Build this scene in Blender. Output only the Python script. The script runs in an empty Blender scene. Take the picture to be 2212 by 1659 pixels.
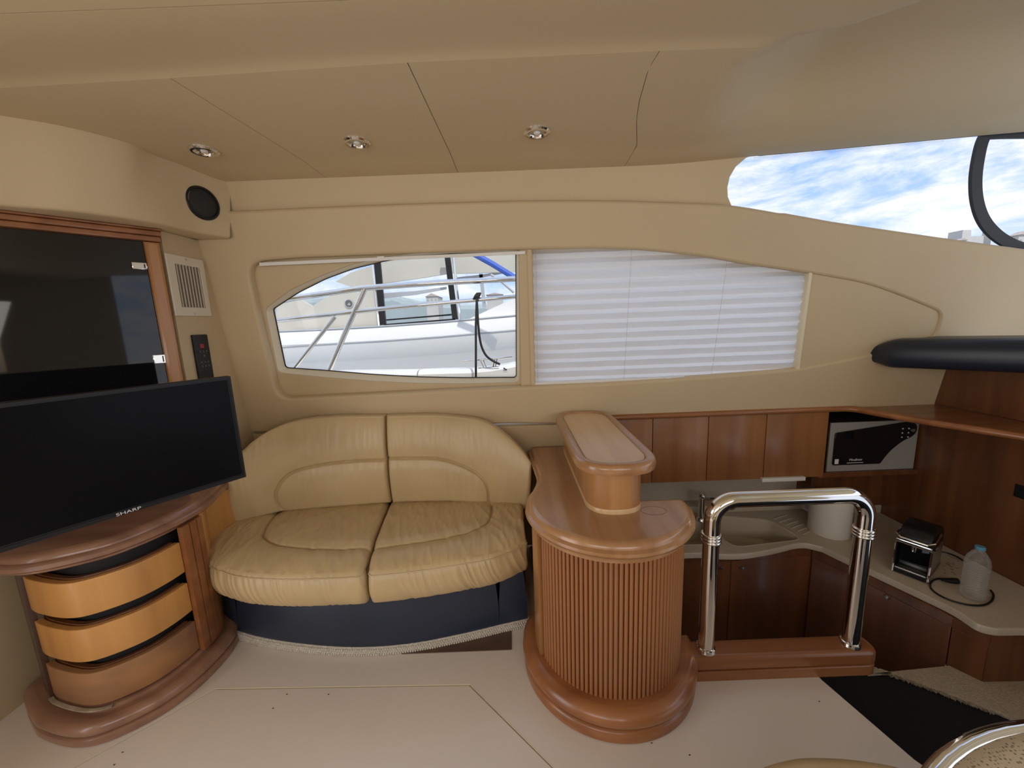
import bpy, bmesh, math, random
import numpy as np
from mathutils import Vector, Matrix, noise
from mathutils.geometry import tessellate_polygon
random.seed(7)
C = bpy.context.scene.collection
SC = bpy.context.scene
PI = math.pi

# ------------------------------------------------------------------ camera
EYE = np.array([0, 0, 1.4]); FPX = 831.0; TH = math.radians(9.3); RO = math.atan(194 / 5070)
FW = np.array([0, math.cos(TH), -math.sin(TH)])
_r = np.array([1., 0, 0]); _d = -np.array([0, math.sin(TH), math.cos(TH)])
RT = _r * math.cos(RO) + _d * math.sin(RO); DN = _d * math.cos(RO) - _r * math.sin(RO)
cam = bpy.data.cameras.new('camera'); camo = bpy.data.objects.new('camera', cam); C.objects.link(camo)
cam.sensor_width = 36; cam.lens = FPX / 2212 * 36; cam.clip_start = 0.02; cam.clip_end = 2000
M = Matrix.Identity(4)
for i in range(3):
    M[i][0] = RT[i]; M[i][1] = -DN[i]; M[i][2] = -FW[i]; M[i][3] = EYE[i]
camo.matrix_world = M
SC.camera = camo

# ------------------------------------------------------------------ world, sun, window light, exposure
SC.view_settings.view_transform = 'Standard'; SC.view_settings.look = 'None'
SC.view_settings.gamma = 1; SC.view_settings.use_curve_mapping = False
SC.view_settings.exposure = 0.0
W = bpy.data.worlds.new('sky'); SC.world = W; W.use_nodes = True
nt = W.node_tree; nt.nodes.clear()
def nd(t, **k):
    n = nt.nodes.new(t)
    for a, b in k.items(): setattr(n, a, b)
    return n
tc = nd('ShaderNodeTexCoord'); mp = nd('ShaderNodeMapping'); mp.inputs['Scale'].default_value = (1.0, 1.3, 3.4)
mp.inputs['Rotation'].default_value = (0, 0.25, 0)
nz = nd('ShaderNodeTexNoise'); nz.inputs['Scale'].default_value = 5.5; nz.inputs['Detail'].default_value = 12; nz.inputs['Roughness'].default_value = 0.66
nz.inputs['Distortion'].default_value = 0.35
cr = nd('ShaderNodeValToRGB'); cr.color_ramp.elements[0].position = 0.38; cr.color_ramp.elements[1].position = 0.58
sep = nd('ShaderNodeSeparateXYZ'); hr = nd('ShaderNodeValToRGB')
hr.color_ramp.elements[0].position = 0.0; hr.color_ramp.elements[0].color = (0.42, 0.54, 0.74, 1)
hr.color_ramp.elements[1].position = 0.45; hr.color_ramp.elements[1].color = (0.14, 0.29, 0.66, 1)
mx = nd('ShaderNodeMixRGB'); mx.inputs['Color2'].default_value = (0.66, 0.675, 0.71, 1)
bg = nd('ShaderNodeBackground'); bg.inputs['Strength'].default_value = 1.6
wo = nd('ShaderNodeOutputWorld'); L = nt.links.new
L(tc.outputs['Generated'], mp.inputs['Vector']); L(mp.outputs['Vector'], nz.inputs['Vector']); L(nz.outputs['Fac'], cr.inputs['Fac'])
L(tc.outputs['Generated'], sep.inputs[0]); L(sep.outputs['Z'], hr.inputs['Fac']); L(hr.outputs['Color'], mx.inputs['Color1'])
L(cr.outputs['Color'], mx.inputs['Fac']); L(mx.outputs['Color'], bg.inputs['Color']); L(bg.outputs[0], wo.inputs[0])

sun = bpy.data.lights.new('sun', 'SUN'); sun.energy = 2.6; sun.angle = 0.02; sun.color = (1, .97, .92)
so = bpy.data.objects.new('sun', sun); C.objects.link(so)
so.rotation_euler = Vector((-0.35, 0.75, -1.0)).to_track_quat('-Z', 'Y').to_euler()
def area(name, loc, direc, sx, sy, power, col):
    l = bpy.data.lights.new(name, 'AREA'); l.shape = 'RECTANGLE'; l.size = sx; l.size_y = sy; l.energy = power; l.color = col
    o = bpy.data.objects.new(name, l); C.objects.link(o); o.location = loc
    o.rotation_euler = Vector(direc).to_track_quat('-Z', 'Y').to_euler(); return o
area('window_daylight', (-0.95, -1.58, 1.45), (0, 1, -0.45), 1.5, .75, 12, (1, .96, .90))
area('window_daylight', (0.95, -1.58, 1.45), (0, 1, -0.45), 1.5, .75, 12, (1, .96, .90))
area('cockpit_door_daylight', (-2.72, -0.35, 1.05), (1, 0.25, -0.1), 1.3, 1.7, 20, (1, .93, .84))
area('windscreen_daylight', (3.05, 0.3, 1.75), (-1, 0.1, -0.25), 2.0, .6, 3.5, (.92, .97, 1))

# ------------------------------------------------------------------ helpers
def ray(px, py): return FW + RT * (px - 1106) / FPX + DN * (py - 829.5) / FPX
def P(px, py, x=None, y=None, z=None):
    """point on a real plane (x, y or z = const) of the cabin that the photograph shows at px, py"""
    d = ray(px, py)
    for ax, v in ((0, x), (1, y), (2, z)):
        if v is not None: return EYE + d * ((v - EYE[ax]) / d[ax])
WS = 0.166
def wall_y(z, off=0): return 1.91 - (z - 1.81) * WS + off
def PW(px, py, off=0):
    d = ray(px, py); return EYE + d * ((1.91 + off + WS * .41) / (d[1] + WS * d[2]))
WN = Vector((0, -1, -WS)).normalized(); WV = Vector((0, -WS, 1)).normalized(); WU = Vector((1, 0, 0)); WO = Vector((0, 1.91, 1.81))
def uv(p):
    q = Vector(p) - WO; return (q.dot(WU), q.dot(WV))
def puv(px, py, off=0): return uv(PW(px, py, off))

ORG = {}
def tag(o, label=None, cat=None, group=None, kind=None):
    if label: o['label'] = label
    if cat: o['category'] = cat
    if group: o['group'] = group
    if kind: o['kind'] = kind
    return o
def thing(name, loc, label=None, cat=None, group=None, kind=None):
    o = bpy.data.objects.new(name, None); C.objects.link(o); o.location = Vector(loc); o.empty_display_size = .05
    ORG[o.name] = Vector(loc); return tag(o, label, cat, group, kind)
def obj(name, me, mat, parent=None, sharp=38, origin=None):
    """link a mesh given in room coordinates; origin moves to the parent's base or to the mesh's own base"""
    if isinstance(me, bmesh.types.BMesh):
        m2 = bpy.data.meshes.new(name); me.to_mesh(m2); me.free(); me = m2
    me.name = name
    if parent is not None: org = ORG[parent.name]
    elif origin is not None: org = Vector(origin)
    else:
        n = len(me.vertices); co = np.empty(n * 3); me.vertices.foreach_get('co', co); co = co.reshape(-1, 3)
        org = Vector(((co[:, 0].min() + co[:, 0].max()) / 2, (co[:, 1].min() + co[:, 1].max()) / 2, co[:, 2].min()))
    me.transform(Matrix.Translation(-org))
    if len(me.polygons):
        me.polygons.foreach_set('use_smooth', [True] * len(me.polygons))
        ne = len(me.edges); keep = [False] * ne; at = me.attributes.get('sharp_edge')
        if at: at.data.foreach_get('value', keep)
        me.set_sharp_from_angle(angle=math.radians(sharp))
        if any(keep):
            at = me.attributes.get('sharp_edge') or me.attributes.new('sharp_edge', 'BOOLEAN', 'EDGE')
            now = [False] * ne; at.data.foreach_get('value', now); at.data.foreach_set('value', [a or b_ for a, b_ in zip(keep, now)])
    o = bpy.data.objects.new(name, me); C.objects.link(o)
    me.materials.clear(); me.materials.append(mat)
    if parent is not None: o.parent = parent
    else: o.location = org
    ORG[o.name] = org
    return o
def recalc(bm):
    bmesh.ops.recalc_face_normals(bm, faces=bm.faces); return bm
def box(bm, a, b, bev=0.0):
    r = bmesh.ops.create_cube(bm, size=1)
    s = Vector(b) - Vector(a); c = (Vector(a) + Vector(b)) / 2
    bmesh.ops.scale(bm, vec=s, verts=r['verts']); bmesh.ops.translate(bm, vec=c, verts=r['verts'])
    if bev > 0:
        es = list({e for v in r['verts'] for e in v.link_edges})
        bmesh.ops.bevel(bm, geom=es, offset=bev, segments=2, affect='EDGES', profile=.6)
    return bm
def bx(a, b, bev=0.0): return box(bmesh.new(), a, b, bev)
def offset_loop(pts, d):
    n = len(pts); out = []
    for i in range(n):
        a = np.array(pts[i - 1]); b = np.array(pts[i]); c = np.array(pts[(i + 1) % n])
        e1 = b - a; e2 = c - b; e1 = e1 / (np.linalg.norm(e1) + 1e-9); e2 = e2 / (np.linalg.norm(e2) + 1e-9)
        n1 = np.array([e1[1], -e1[0]]); n2 = np.array([e2[1], -e2[0]]); m = n1 + n2; k = max(0.35, 1 + n1.dot(n2))
        out.append(tuple(b + m / k * d))
    return out
def area2(p): return sum(p[i - 1][0] * p[i][1] - p[i][0] * p[i - 1][1] for i in range(len(p)))
def loft(bm, loops, profile, frame, caps=(True, True)):
    """loops: outline (+ holes) in 2D; profile: (outward offset, height) rings; frame = (o,u,v,n)"""
    o, u, v, n = frame; o = Vector(o)
    ls = []
    for i, l in enumerate(loops):
        l = [tuple(p) for p in l]
        if (area2(l) > 0) != (i == 0): l = l[::-1]
        ls.append(l)
    first = last = None; faces = []
    for l in ls:
        rings = []
        for off, h in profile:
            q = offset_loop(l, off)
            rings.append([bm.verts.new(o + u * x + v * y + n * h) for x, y in q])
        for r0, r1 in zip(rings, rings[1:]):
            for i in range(len(l)):
                j = (i + 1) % len(l); faces.append(bm.faces.new((r0[i], r0[j], r1[j], r1[i])))
        first = (first or []) + [rings[0]]; last = (last or []) + [rings[-1]]
    for rings, on in ((first, caps[0]), (last, caps[1])):
        if not on: continue
        flat = [w for r in rings for w in r]
        q = [[Vector(((w.co - o).dot(u), (w.co - o).dot(v), 0)) for w in r] for r in rings]
        for t in tessellate_polygon(q):
            try: bm.faces.new([flat[i] for i in t])
            except ValueError: pass
        for rg in rings:
            for i in range(len(rg)):
                e = bm.edges.get((rg[i - 1], rg[i]))
                if e: e.smooth = False
    return recalc(bm)
XY = (Vector((0, 0, 0)), Vector((1, 0, 0)), Vector((0, 1, 0)), Vector((0, 0, 1)))
WF = (WO, WU, WV, WN)
def slab(loop, z0, z1, b=0.004, frame=XY, holes=(), caps=(True, True)):
    pr = [(-b, z0), (-b * .3, z0 + b * .3), (0, z0 + b), (0, z1 - b), (-b * .3, z1 - b * .3), (-b, z1)] if b > 0 else [(0, z0), (0, z1)]
    return loft(bmesh.new(), [loop] + list(holes), pr, frame, caps)
def smooth(pts, n=8, closed=False):
    out = []; N = len(pts); rng = range(N if closed else N - 1)
    g = lambda i: np.array(pts[i % N] if closed else pts[max(0, min(N - 1, i))], float)
    for i in rng:
        p0, p1, p2, p3 = g(i - 1), g(i), g(i + 1), g(i + 2)
        for k in range(n):
            t = k / n
            out.append(tuple(.5 * ((2 * p1) + (-p0 + p2) * t + (2 * p0 - 5 * p1 + 4 * p2 - p3) * t * t + (-p0 + 3 * p1 - 3 * p2 + p3) * t ** 3)))
    if not closed: out.append(tuple(g(N - 1)))
    return out
def rounded(pts, r, n=6):
    out = []; N = len(pts)
    rs = r if hasattr(r, '__len__') else [r] * N
    for i in range(N):
        a, b, c = (np.array(pts[j % N], float) for j in (i - 1, i, i + 1))
        ra = rs[i]
        if ra <= 0: out.append(tuple(b)); continue
        d1 = (a - b); d2 = (c - b); l1 = np.linalg.norm(d1); l2 = np.linalg.norm(d2)
        q = min(ra, l1 * .49, l2 * .49); p1 = b + d1 / l1 * q; p2 = b + d2 / l2 * q
        for k in range(n + 1):
            t = k / n; out.append(tuple((1 - t) ** 2 * p1 + 2 * t * (1 - t) * b + t * t * p2))
    return out
def interp(pts, x):
    pts = sorted(pts); return float(np.interp(x, [p[0] for p in pts], [p[1] for p in pts]))
def tube(path, r, seg=12, closed=False, bm=None, cap=True):
    bm = bm or bmesh.new(); ps = [Vector(p) for p in path]; N = len(ps); rings = []
    rr = r if hasattr(r, '__len__') else [r] * N
    t0 = (ps[1] - ps[0]).normalized(); up = Vector((0, 0, 1)) if abs(t0.z) < .9 else Vector((1, 0, 0))
    a = t0.cross(up).normalized()
    for i in range(N):
        if closed: t = (ps[(i + 1) % N] - ps[i - 1]).normalized()
        else: t = (ps[min(i + 1, N - 1)] - ps[max(i - 1, 0)]).normalized()
        a = (a - t * a.dot(t)).normalized(); b = t.cross(a)
        rings.append([bm.verts.new(ps[i] + (a * math.cos(k * 2 * PI / seg) + b * math.sin(k * 2 * PI / seg)) * rr[i]) for k in range(seg)])
    for i in range(N if closed else N - 1):
        r0, r1 = rings[i], rings[(i + 1) % N]
        for k in range(seg): bm.faces.new((r0[k], r0[(k + 1) % seg], r1[(k + 1) % seg], r1[k]))
    if cap and not closed: bm.faces.new(rings[0]); bm.faces.new(rings[-1][::-1])
    return recalc(bm)
def lathe(prof, c, seg=32, axis=(0, 0, 1), bm=None):
    bm = bm or bmesh.new(); ax = Vector(axis).normalized(); c = Vector(c)
    u = ax.orthogonal().normalized(); v = ax.cross(u); rings = []
    for r, h in prof:
        if r < 1e-6: rings.append([bm.verts.new(c + ax * h)])
        else: rings.append([bm.verts.new(c + ax * h + (u * math.cos(k * 2 * PI / seg) + v * math.sin(k * 2 * PI / seg)) * r) for k in range(seg)])
    for r0, r1 in zip(rings, rings[1:]):
        for k in range(seg):
            j = (k + 1) % seg
            q = [r0[k % len(r0)], r0[j % len(r0)], r1[j % len(r1)], r1[k % len(r1)]]
            q2 = []
            for w in q:
                if w not in q2: q2.append(w)
            if len(q2) > 2:
                try: bm.faces.new(q2)
                except ValueError: pass
    return recalc(bm)
def text_mesh(s, size, loc, u, v, thick=0.0004, align='CENTER'):
    cu = bpy.data.curves.new('t', 'FONT'); cu.body = s; cu.size = size; cu.align_x = align; cu.align_y = 'CENTER'; cu.extrude = thick
    o = bpy.data.objects.new('t', cu); C.objects.link(o)
    me = bpy.data.meshes.new_from_object(o.evaluated_get(bpy.context.evaluated_depsgraph_get())); bpy.data.objects.remove(o)
    u = Vector(u).normalized(); v = Vector(v).normalized(); n = u.cross(v)
    m = Matrix.Identity(4)
    for i in range(3): m[i][0] = u[i]; m[i][1] = v[i]; m[i][2] = n[i]; m[i][3] = loc[i]
    me.transform(m); return me

# ------------------------------------------------------------------ materials
def mat(name, col, rough=.5, metal=0, bump=0, bscale=200, var=0, vscale=3, spec=.5, coat=0, col2=None, stretch=None, detail=4, bdist=.002):
    m = bpy.data.materials.new(name); m.use_nodes = True; t = m.node_tree; b = t.nodes['Principled BSDF']
    b.inputs['Base Color'].default_value = (*col, 1); b.inputs['Roughness'].default_value = rough; b.inputs['Metallic'].default_value = metal
    b.inputs['Specular IOR Level'].default_value = spec; b.inputs['Coat Weight'].default_value = coat; b.inputs['Coat Roughness'].default_value = .12
    tcn = t.nodes.new('ShaderNodeTexCoord'); src = tcn.outputs['Object']
    if stretch:
        mpn = t.nodes.new('ShaderNodeMapping'); mpn.inputs['Scale'].default_value = stretch; t.links.new(src, mpn.inputs[0]); src2 = mpn.outputs[0]
    else: src2 = src
    if var or col2:
        n = t.nodes.new('ShaderNodeTexNoise'); n.inputs['Scale'].default_value = vscale; n.inputs['Detail'].default_value = detail
        t.links.new(src2, n.inputs['Vector']); r = t.nodes.new('ShaderNodeValToRGB')
        c2 = col2 or tuple(max(0, c * (1 - var)) for c in col)
        r.color_ramp.elements[0].position = .32; r.color_ramp.elements[1].position = .68
        r.color_ramp.elements[0].color = (*c2, 1); r.color_ramp.elements[1].color = (*col, 1)
        t.links.new(n.outputs['Fac'], r.inputs[0]); t.links.new(r.outputs[0], b.inputs['Base Color'])
    if bump:
        n2 = t.nodes.new('ShaderNodeTexNoise'); n2.inputs['Scale'].default_value = bscale; n2.inputs['Detail'].default_value = 3
        t.links.new(src2 if stretch else src, n2.inputs['Vector']); bp = t.nodes.new('ShaderNodeBump'); bp.inputs['Strength'].default_value = bump; bp.inputs['Distance'].default_value = bdist
        t.links.new(n2.outputs['Fac'], bp.inputs['Height']); t.links.new(bp.outputs[0], b.inputs['Normal'])
    return m
def wood(name, light, dark, rough=.32, axis='z', scale=7, coat=.25, dust=None):
    st = {'z': (scale, scale, scale * .07), 'x': (scale * .07, scale, scale), 'y': (scale, scale * .07, scale)}[axis]
    m = mat(name, light, rough, col2=dark, stretch=st, vscale=2.2, detail=8, bump=.05, bscale=14, coat=coat)
    return m
vinyl = mat('cream_vinyl', (.58, .447, .268), .55, bump=.12, bscale=420, var=.05, vscale=2, bdist=.0008)
vinyl_ceil = mat('cream_ceiling_vinyl', (.59, .46, .28), .5, bump=.08, bscale=420, var=.04, vscale=1.5, bdist=.0008)
moulding_cream = mat('cream_moulding', (.78, .68, .48), .42, var=.04)
leather = mat('tan_leather', (.57, .42, .222), .33, bump=.22, bscale=150, var=.10, vscale=5, bdist=.0012)
navy = mat('navy_leather', (.018, .028, .052), .38, bump=.15, bscale=180, var=.15, vscale=4, bdist=.001)
floor_m = mat('cream_floor', (.76, .68, .60), .3, bump=.03, bscale=30, var=.06, vscale=1.6)
ch_col = wood('cherry_light', (.48, .24, .088), (.32, .135, .044))
ch_y = wood('cherry_top', (.46, .25, .115), (.32, .155, .065), axis='y', rough=.25, coat=.4)
ch_x = wood('cherry_rail', (.36, .145, .052), (.23, .08, .026), axis='x', rough=.3)
ch_slat = wood('cherry_slat', (.41, .175, .064), (.27, .105, .036), rough=.4, coat=.1)
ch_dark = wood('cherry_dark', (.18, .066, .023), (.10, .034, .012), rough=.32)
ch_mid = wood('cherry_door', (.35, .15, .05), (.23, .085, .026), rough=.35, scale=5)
honey = wood('honey_veneer', (.66, .33, .095), (.50, .225, .06), rough=.4, scale=4, coat=.15)
worn = wood('worn_walnut', (.36, .19, .115), (.22, .11, .07), axis='x', rough=.28, coat=.35)
walnut = wood('walnut_dark', (.12, .055, .035), (.06, .028, .018), rough=.4)
inlay = wood('pale_inlay', (.68, .46, .24), (.56, .35, .165), axis='y', rough=.3, coat=.3)
chrome = mat('chrome', (.82, .80, .76), .06, 1)
steel = mat('brushed_steel', (.55, .54, .51), .3, 1)
black = mat('black_plastic', (.009, .009, .010), .38, spec=.35)
blackm = mat('matt_black', (.008, .008, .009), .7)
glassblk = mat('black_glass', (.006, .006, .007), .03, spec=.55)
screen = mat('dark_screen', (.004, .004, .005), .22, spec=.10)
white = mat('white_plastic', (.75, .73, .68), .4)
whitevent = mat('cream_vent_paint', (.70, .63, .50), .45)
paper = mat('white_paper', (.72, .68, .60), .85, bump=.3, bscale=120)
corian = mat('speckled_counter', (.54, .46, .355), .3, var=.12, vscale=160)
carpet = mat('cream_carpet', (.58, .50, .39), .95, bump=.9, bscale=160, var=.25, vscale=140, bdist=.006)
darkcarpet = mat('black_carpet', (.008, .009, .011), .95, bump=.5, bscale=200)
gel = mat('white_gelcoat', (.80, .775, .735), .3, spec=.4)
gel_grey = mat('grey_seam', (.42, .43, .44), .5)
canvas = mat('beige_canvas', (.56, .52, .44), .8, var=.05)
hillm = mat('hazy_hill', (.44, .50, .50), 1, var=.2, vscale=.05)
stonem = mat('pale_building', (.62, .58, .53), .9, var=.1, vscale=.3)
roofm = mat('terracotta', (.52, .42, .37), .9)
rope = mat('black_rope', (.012, .012, .012), .8, bump=.4, bscale=300)
blue = mat('blue_strap', (.05, .12, .50), .6)
rubber = mat('black_rubber', (.02, .02, .022), .55, bump=.1, bscale=200)
red = mat('red_mark', (.35, .02, .03), .5)
printw = mat('pale_print', (.75, .75, .75), .5)
bluecap = mat('blue_cap', (.10, .30, .42), .4)
water = mat('harbour_water', (.12, .17, .19), .15, bump=.4, bscale=2)
def glass_mat(name, tint=(1, 1, 1), ior=1.45, refl=1.0):
    m = bpy.data.materials.new(name); m.use_nodes = True; t = m.node_tree; t.nodes.clear()
    tr = t.nodes.new('ShaderNodeBsdfTransparent'); tr.inputs[0].default_value = (*tint, 1)
    gl = t.nodes.new('ShaderNodeBsdfGlossy'); gl.inputs['Roughness'].default_value = .02
    fr = t.nodes.new('ShaderNodeFresnel'); fr.inputs[0].default_value = ior
    ml = t.nodes.new('ShaderNodeMath'); ml.operation = 'MULTIPLY'; ml.inputs[1].default_value = refl
    mx = t.nodes.new('ShaderNodeMixShader'); o = t.nodes.new('ShaderNodeOutputMaterial')
    t.links.new(fr.outputs[0], ml.inputs[0]); t.links.new(ml.outputs[0], mx.inputs[0]); t.links.new(tr.outputs[0], mx.inputs[1]); t.links.new(gl.outputs[0], mx.inputs[2]); t.links.new(mx.outputs[0], o.inputs[0])
    return m
pane = glass_mat('window_glass', (.97, .98, .98), 1.3, .6)
plastic_clear = glass_mat('clear_plastic', (.96, .96, .95), 1.33, .45)
def hazy(m, f):
    t = m.node_tree; o = [n for n in t.nodes if n.type == 'OUTPUT_MATERIAL'][0]; src = o.inputs[0].links[0].from_socket
    d = t.nodes.new('ShaderNodeBsdfDiffuse'); d.inputs[0].default_value = (.8, .8, .78, 1); mx = t.nodes.new('ShaderNodeMixShader'); mx.inputs[0].default_value = f
    t.links.new(src, mx.inputs[1]); t.links.new(d.outputs[0], mx.inputs[2]); t.links.new(mx.outputs[0], o.inputs[0])
def blind_mat():
    m = bpy.data.materials.new('pleated_fabric'); m.use_nodes = True; t = m.node_tree; t.nodes.clear()
    a = t.nodes.new('ShaderNodeBsdfDiffuse'); a.inputs[0].default_value = (.88, .85, .83, 1)
    b = t.nodes.new('ShaderNodeBsdfTranslucent'); b.inputs[0].default_value = (.97, .93, .90, 1)
    mx = t.nodes.new('ShaderNodeMixShader'); mx.inputs[0].default_value = .9; o = t.nodes.new('ShaderNodeOutputMaterial')
    t.links.new(a.outputs[0], mx.inputs[1]); t.links.new(b.outputs[0], mx.inputs[2]); t.links.new(mx.outputs[0], o.inputs[0]); return m
blindm = blind_mat(); hazy(plastic_clear, .10)
def perf_mat():
    m = mat('perforated_leather', (.58, .47, .31), .5); t = m.node_tree; b = t.nodes['Principled BSDF']
    v = t.nodes.new('ShaderNodeTexVoronoi'); v.inputs['Scale'].default_value = 130; v.inputs['Randomness'].default_value = .55
    r = t.nodes.new('ShaderNodeValToRGB'); r.color_ramp.elements[0].position = .22; r.color_ramp.elements[0].color = (.20, .15, .085, 1)
    r.color_ramp.elements[1].position = .34; r.color_ramp.elements[1].color = (.58, .47, .31, 1)
    t.links.new(t.nodes['Texture Coordinate'].outputs['Object'], v.inputs['Vector']); t.links.new(v.outputs['Distance'], r.inputs[0]); t.links.new(r.outputs[0], b.inputs['Base Color']); return m
perf = perf_mat()

# ================================================================== STRUCTURE
# ---- ceiling height field
def ss(t): t = max(0, min(1, t)); return t * t * (3 - 2 * t)
ARC = [(float(a[1]), float(a[0])) for a in (P(1960, 0, z=2.09), P(1790, 70, z=2.09), P(1640, 100, z=2.09), P(1560, 150, z=2.09), P(1500, 250, z=2.09), P(1480, 300, z=2.09))]
ARC += [(-2.0, 2.6), (.6, 1.35)]
YC_ = sorted([(float(q[0]), float(q[1])) for q in (P(0, 193, z=2.09), P(365, 172, z=2.09), P(880, 138, z=2.09), P(1425, 113, z=2.09))])
def yc(x): return float(np.interp(x, [a[0] for a in YC_], [a[1] for a in YC_]))
def cz(x, y):
    z = 2.093 - .013 * ss((y - 1.72) / .17)
    # shallow longitudinal trough beyond the panels
    z += .005 * ss((yc(x) + .002 - y) / .03) - .022 * ss((yc(x) - .01 - y) / .25)
    d = x - interp(ARC, min(y, 1.68))
    wl = ss((y - 1.35) / .5)
    rise_in = .16 * ss(d / .42) + .02 * ss((d - .5) / 1.2)
    rise_out = .088 * ss((x - .5) / 2.6) + .01 * ss((x - .7) / .6)
    z += rise_in * (1 - wl) + rise_out * wl
    z -= .05 * math.exp(-((y - (1.12 + .05 * (x - 1.6))) / .10) ** 2) * ss((x - 1.15) / .5)
    return z
def edge_y(x, z=None):  # where the ceiling meets the upper side strip
    return wall_y(2.08, .035) if x < 1.3 else wall_y(2.08, .035) - .0
seam1 = lambda y: float(np.interp(y, [1.15, 1.9], [P(365, 172, z=2.09)[0], P(712, 385, z=2.09)[0]]))
seam2 = lambda y: float(np.interp(y, [1.15, 1.9], [P(880, 138, z=2.09)[0], P(990, 370, z=2.09)[0]]))
_s3 = sorted([(float(q[1]), float(q[0])) for q in [P(a, b, z=2.09) for a, b in ((1425, 113), (1401, 151), (1381, 221), (1375, 262), (1376, 317))]])
seam3 = lambda y: float(np.interp(y, [a[0] for a in _s3], [a[1] for a in _s3]))
def cpanel(name, xa, xb, ya, yb, nx, ny, parent, g=.0012):
    bm = bmesh.new(); V = []
    for j in range(ny + 1):
        row = []
        for i in range(nx + 1):
            y = 1.5
            for _ in range(3):
                x0 = xa(y) + g; x1 = xb(y) - g; x = x0 + (x1 - x0) * i / nx
                a_ = ya(x) if callable(ya) else ya; b_ = yb(x) if callable(yb) else yb; y = a_ + (b_ - a_) * j / ny
            row.append(bm.verts.new((x, y, cz(x, y))))
        V.append(row)
    for j in range(ny):
        for i in range(nx): bm.faces.new((V[j][i], V[j + 1][i], V[j + 1][i + 1], V[j][i + 1]))
    bd = [e for e in bm.edges if len(e.link_faces) == 1]
    r = bmesh.ops.extrude_edge_only(bm, edges=bd)
    for v in r['geom']:
        if isinstance(v, bmesh.types.BMVert): v.co.z += .012
    recalc(bm)
    return obj(name, bm, vinyl_ceil, parent, sharp=50)
ceiling = thing('ceiling', (0, 0, 2.1), kind='structure')
c_ = lambda v: (lambda y: v)
EY = wall_y(2.08, .035)
cpanel('ceiling_panel', c_(-2.8), seam1, yc, EY, 24, 16, ceiling)
cpanel('ceiling_panel', seam1, seam2, yc, EY, 16, 16, ceiling)
cpanel('ceiling_panel', seam2, seam3, yc, EY, 16, 16, ceiling)
cpanel('ceiling_panel', seam3, c_(3.3), yc, EY, 90, 40, ceiling, g=.0008)
cpanel('ceiling_panel', c_(-2.8), c_(3.3), .930, yc, 160, 14, ceiling, g=0)
cpanel('ceiling_panel', c_(-2.8), c_(3.3), -1.8, .9275, 120, 40, ceiling, g=0)
obj('roof_shell', bx((-2.9, -1.9, 2.30), (3.4, 1.80, 2.36)), gel, ceiling)
b = bmesh.new()
vs = [[b.verts.new((x, y, cz(x, y) + .07)) for x in np.linspace(-2.8, 3.3, 60)] for y in np.linspace(-1.8, EY + .02, 30)]
for j in range(29):
    for i in range(59): b.faces.new((vs[j][i], vs[j + 1][i], vs[j + 1][i + 1], vs[j][i + 1]))
obj('ceiling_backing', recalc(b), blackm, ceiling)

# ---- downlights
dl = None
for k, (px, py, t) in enumerate([(441, 325, 'nearest the round speaker'), (771, 307, 'in the middle ceiling panel'), (1160, 285, 'above the pleated blind')]):
    p = P(px, py, z=2.092); c = Vector((p[0], p[1], cz(p[0], p[1])))
    lab = ['round chrome ceiling downlight nearest the black round speaker', 'round chrome ceiling downlight, the middle one of the row of three', 'round chrome ceiling downlight farthest from the speaker, above the wooden bar column'][k]
    t_ = thing('ceiling_downlight', c, lab, 'downlight', 'recessed downlights along the ceiling')
    if k == 0:
        dl = [('chrome_ring', [(.050, .001), (.0495, -.004), (.044, -.009), (.036, -.009), (.031, -.003), (.029, .004)], chrome),
              ('reflector', [(.029, .004), (.025, -.002), (.016, -.0035), (.006, -.001), (0, 0)], steel), ('lens', [(.013, -.003), (.011, -.008), (.004, -.010), (0, -.010)], white)]
        ms = []
        for nm, pr, m_ in dl:
            o = obj(nm, lathe(pr, c, 32), m_, t_); ms.append(o)
    else:
        for o in ms:
            q = o.copy(); C.objects.link(q); q.parent = t_

# ---- far wall (sloping side), window opening, strips
strip = thing('trim_1', (0, EY, 1.95), kind='structure')
top = [uv((x, 0, 0)) for x in ()]
zt = lambda x: 2.12 + .04 * ss((x - .5) / 1)
crease = smooth([puv(*q) for q in ((400, 458), (500, 455), (800, 442), (1100, 433), (1300, 432), (1450, 436), (1575, 442), (1700, 462))], 6)
off = .035
tp = [puv(a, b_, off) for a, b_ in ((480, 380), (712, 374), (990, 360), (1370, 348), (1560, 334), (1636, 322))]
nose = [puv(a, b_, off) for a, b_ in ((1635, 331), (1612, 341), (1590, 360), (1577, 382), (1572, 405), (1573, 425), (1580, 442), (1590, 460))]
low = [puv(a, b_, off) for a, b_ in ((1400, 470), (1000, 470), (480, 480))]
obj('upper_strip', slab(tp + nose + low, -off - .03, -off, .003, WF), vinyl, strip)

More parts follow.
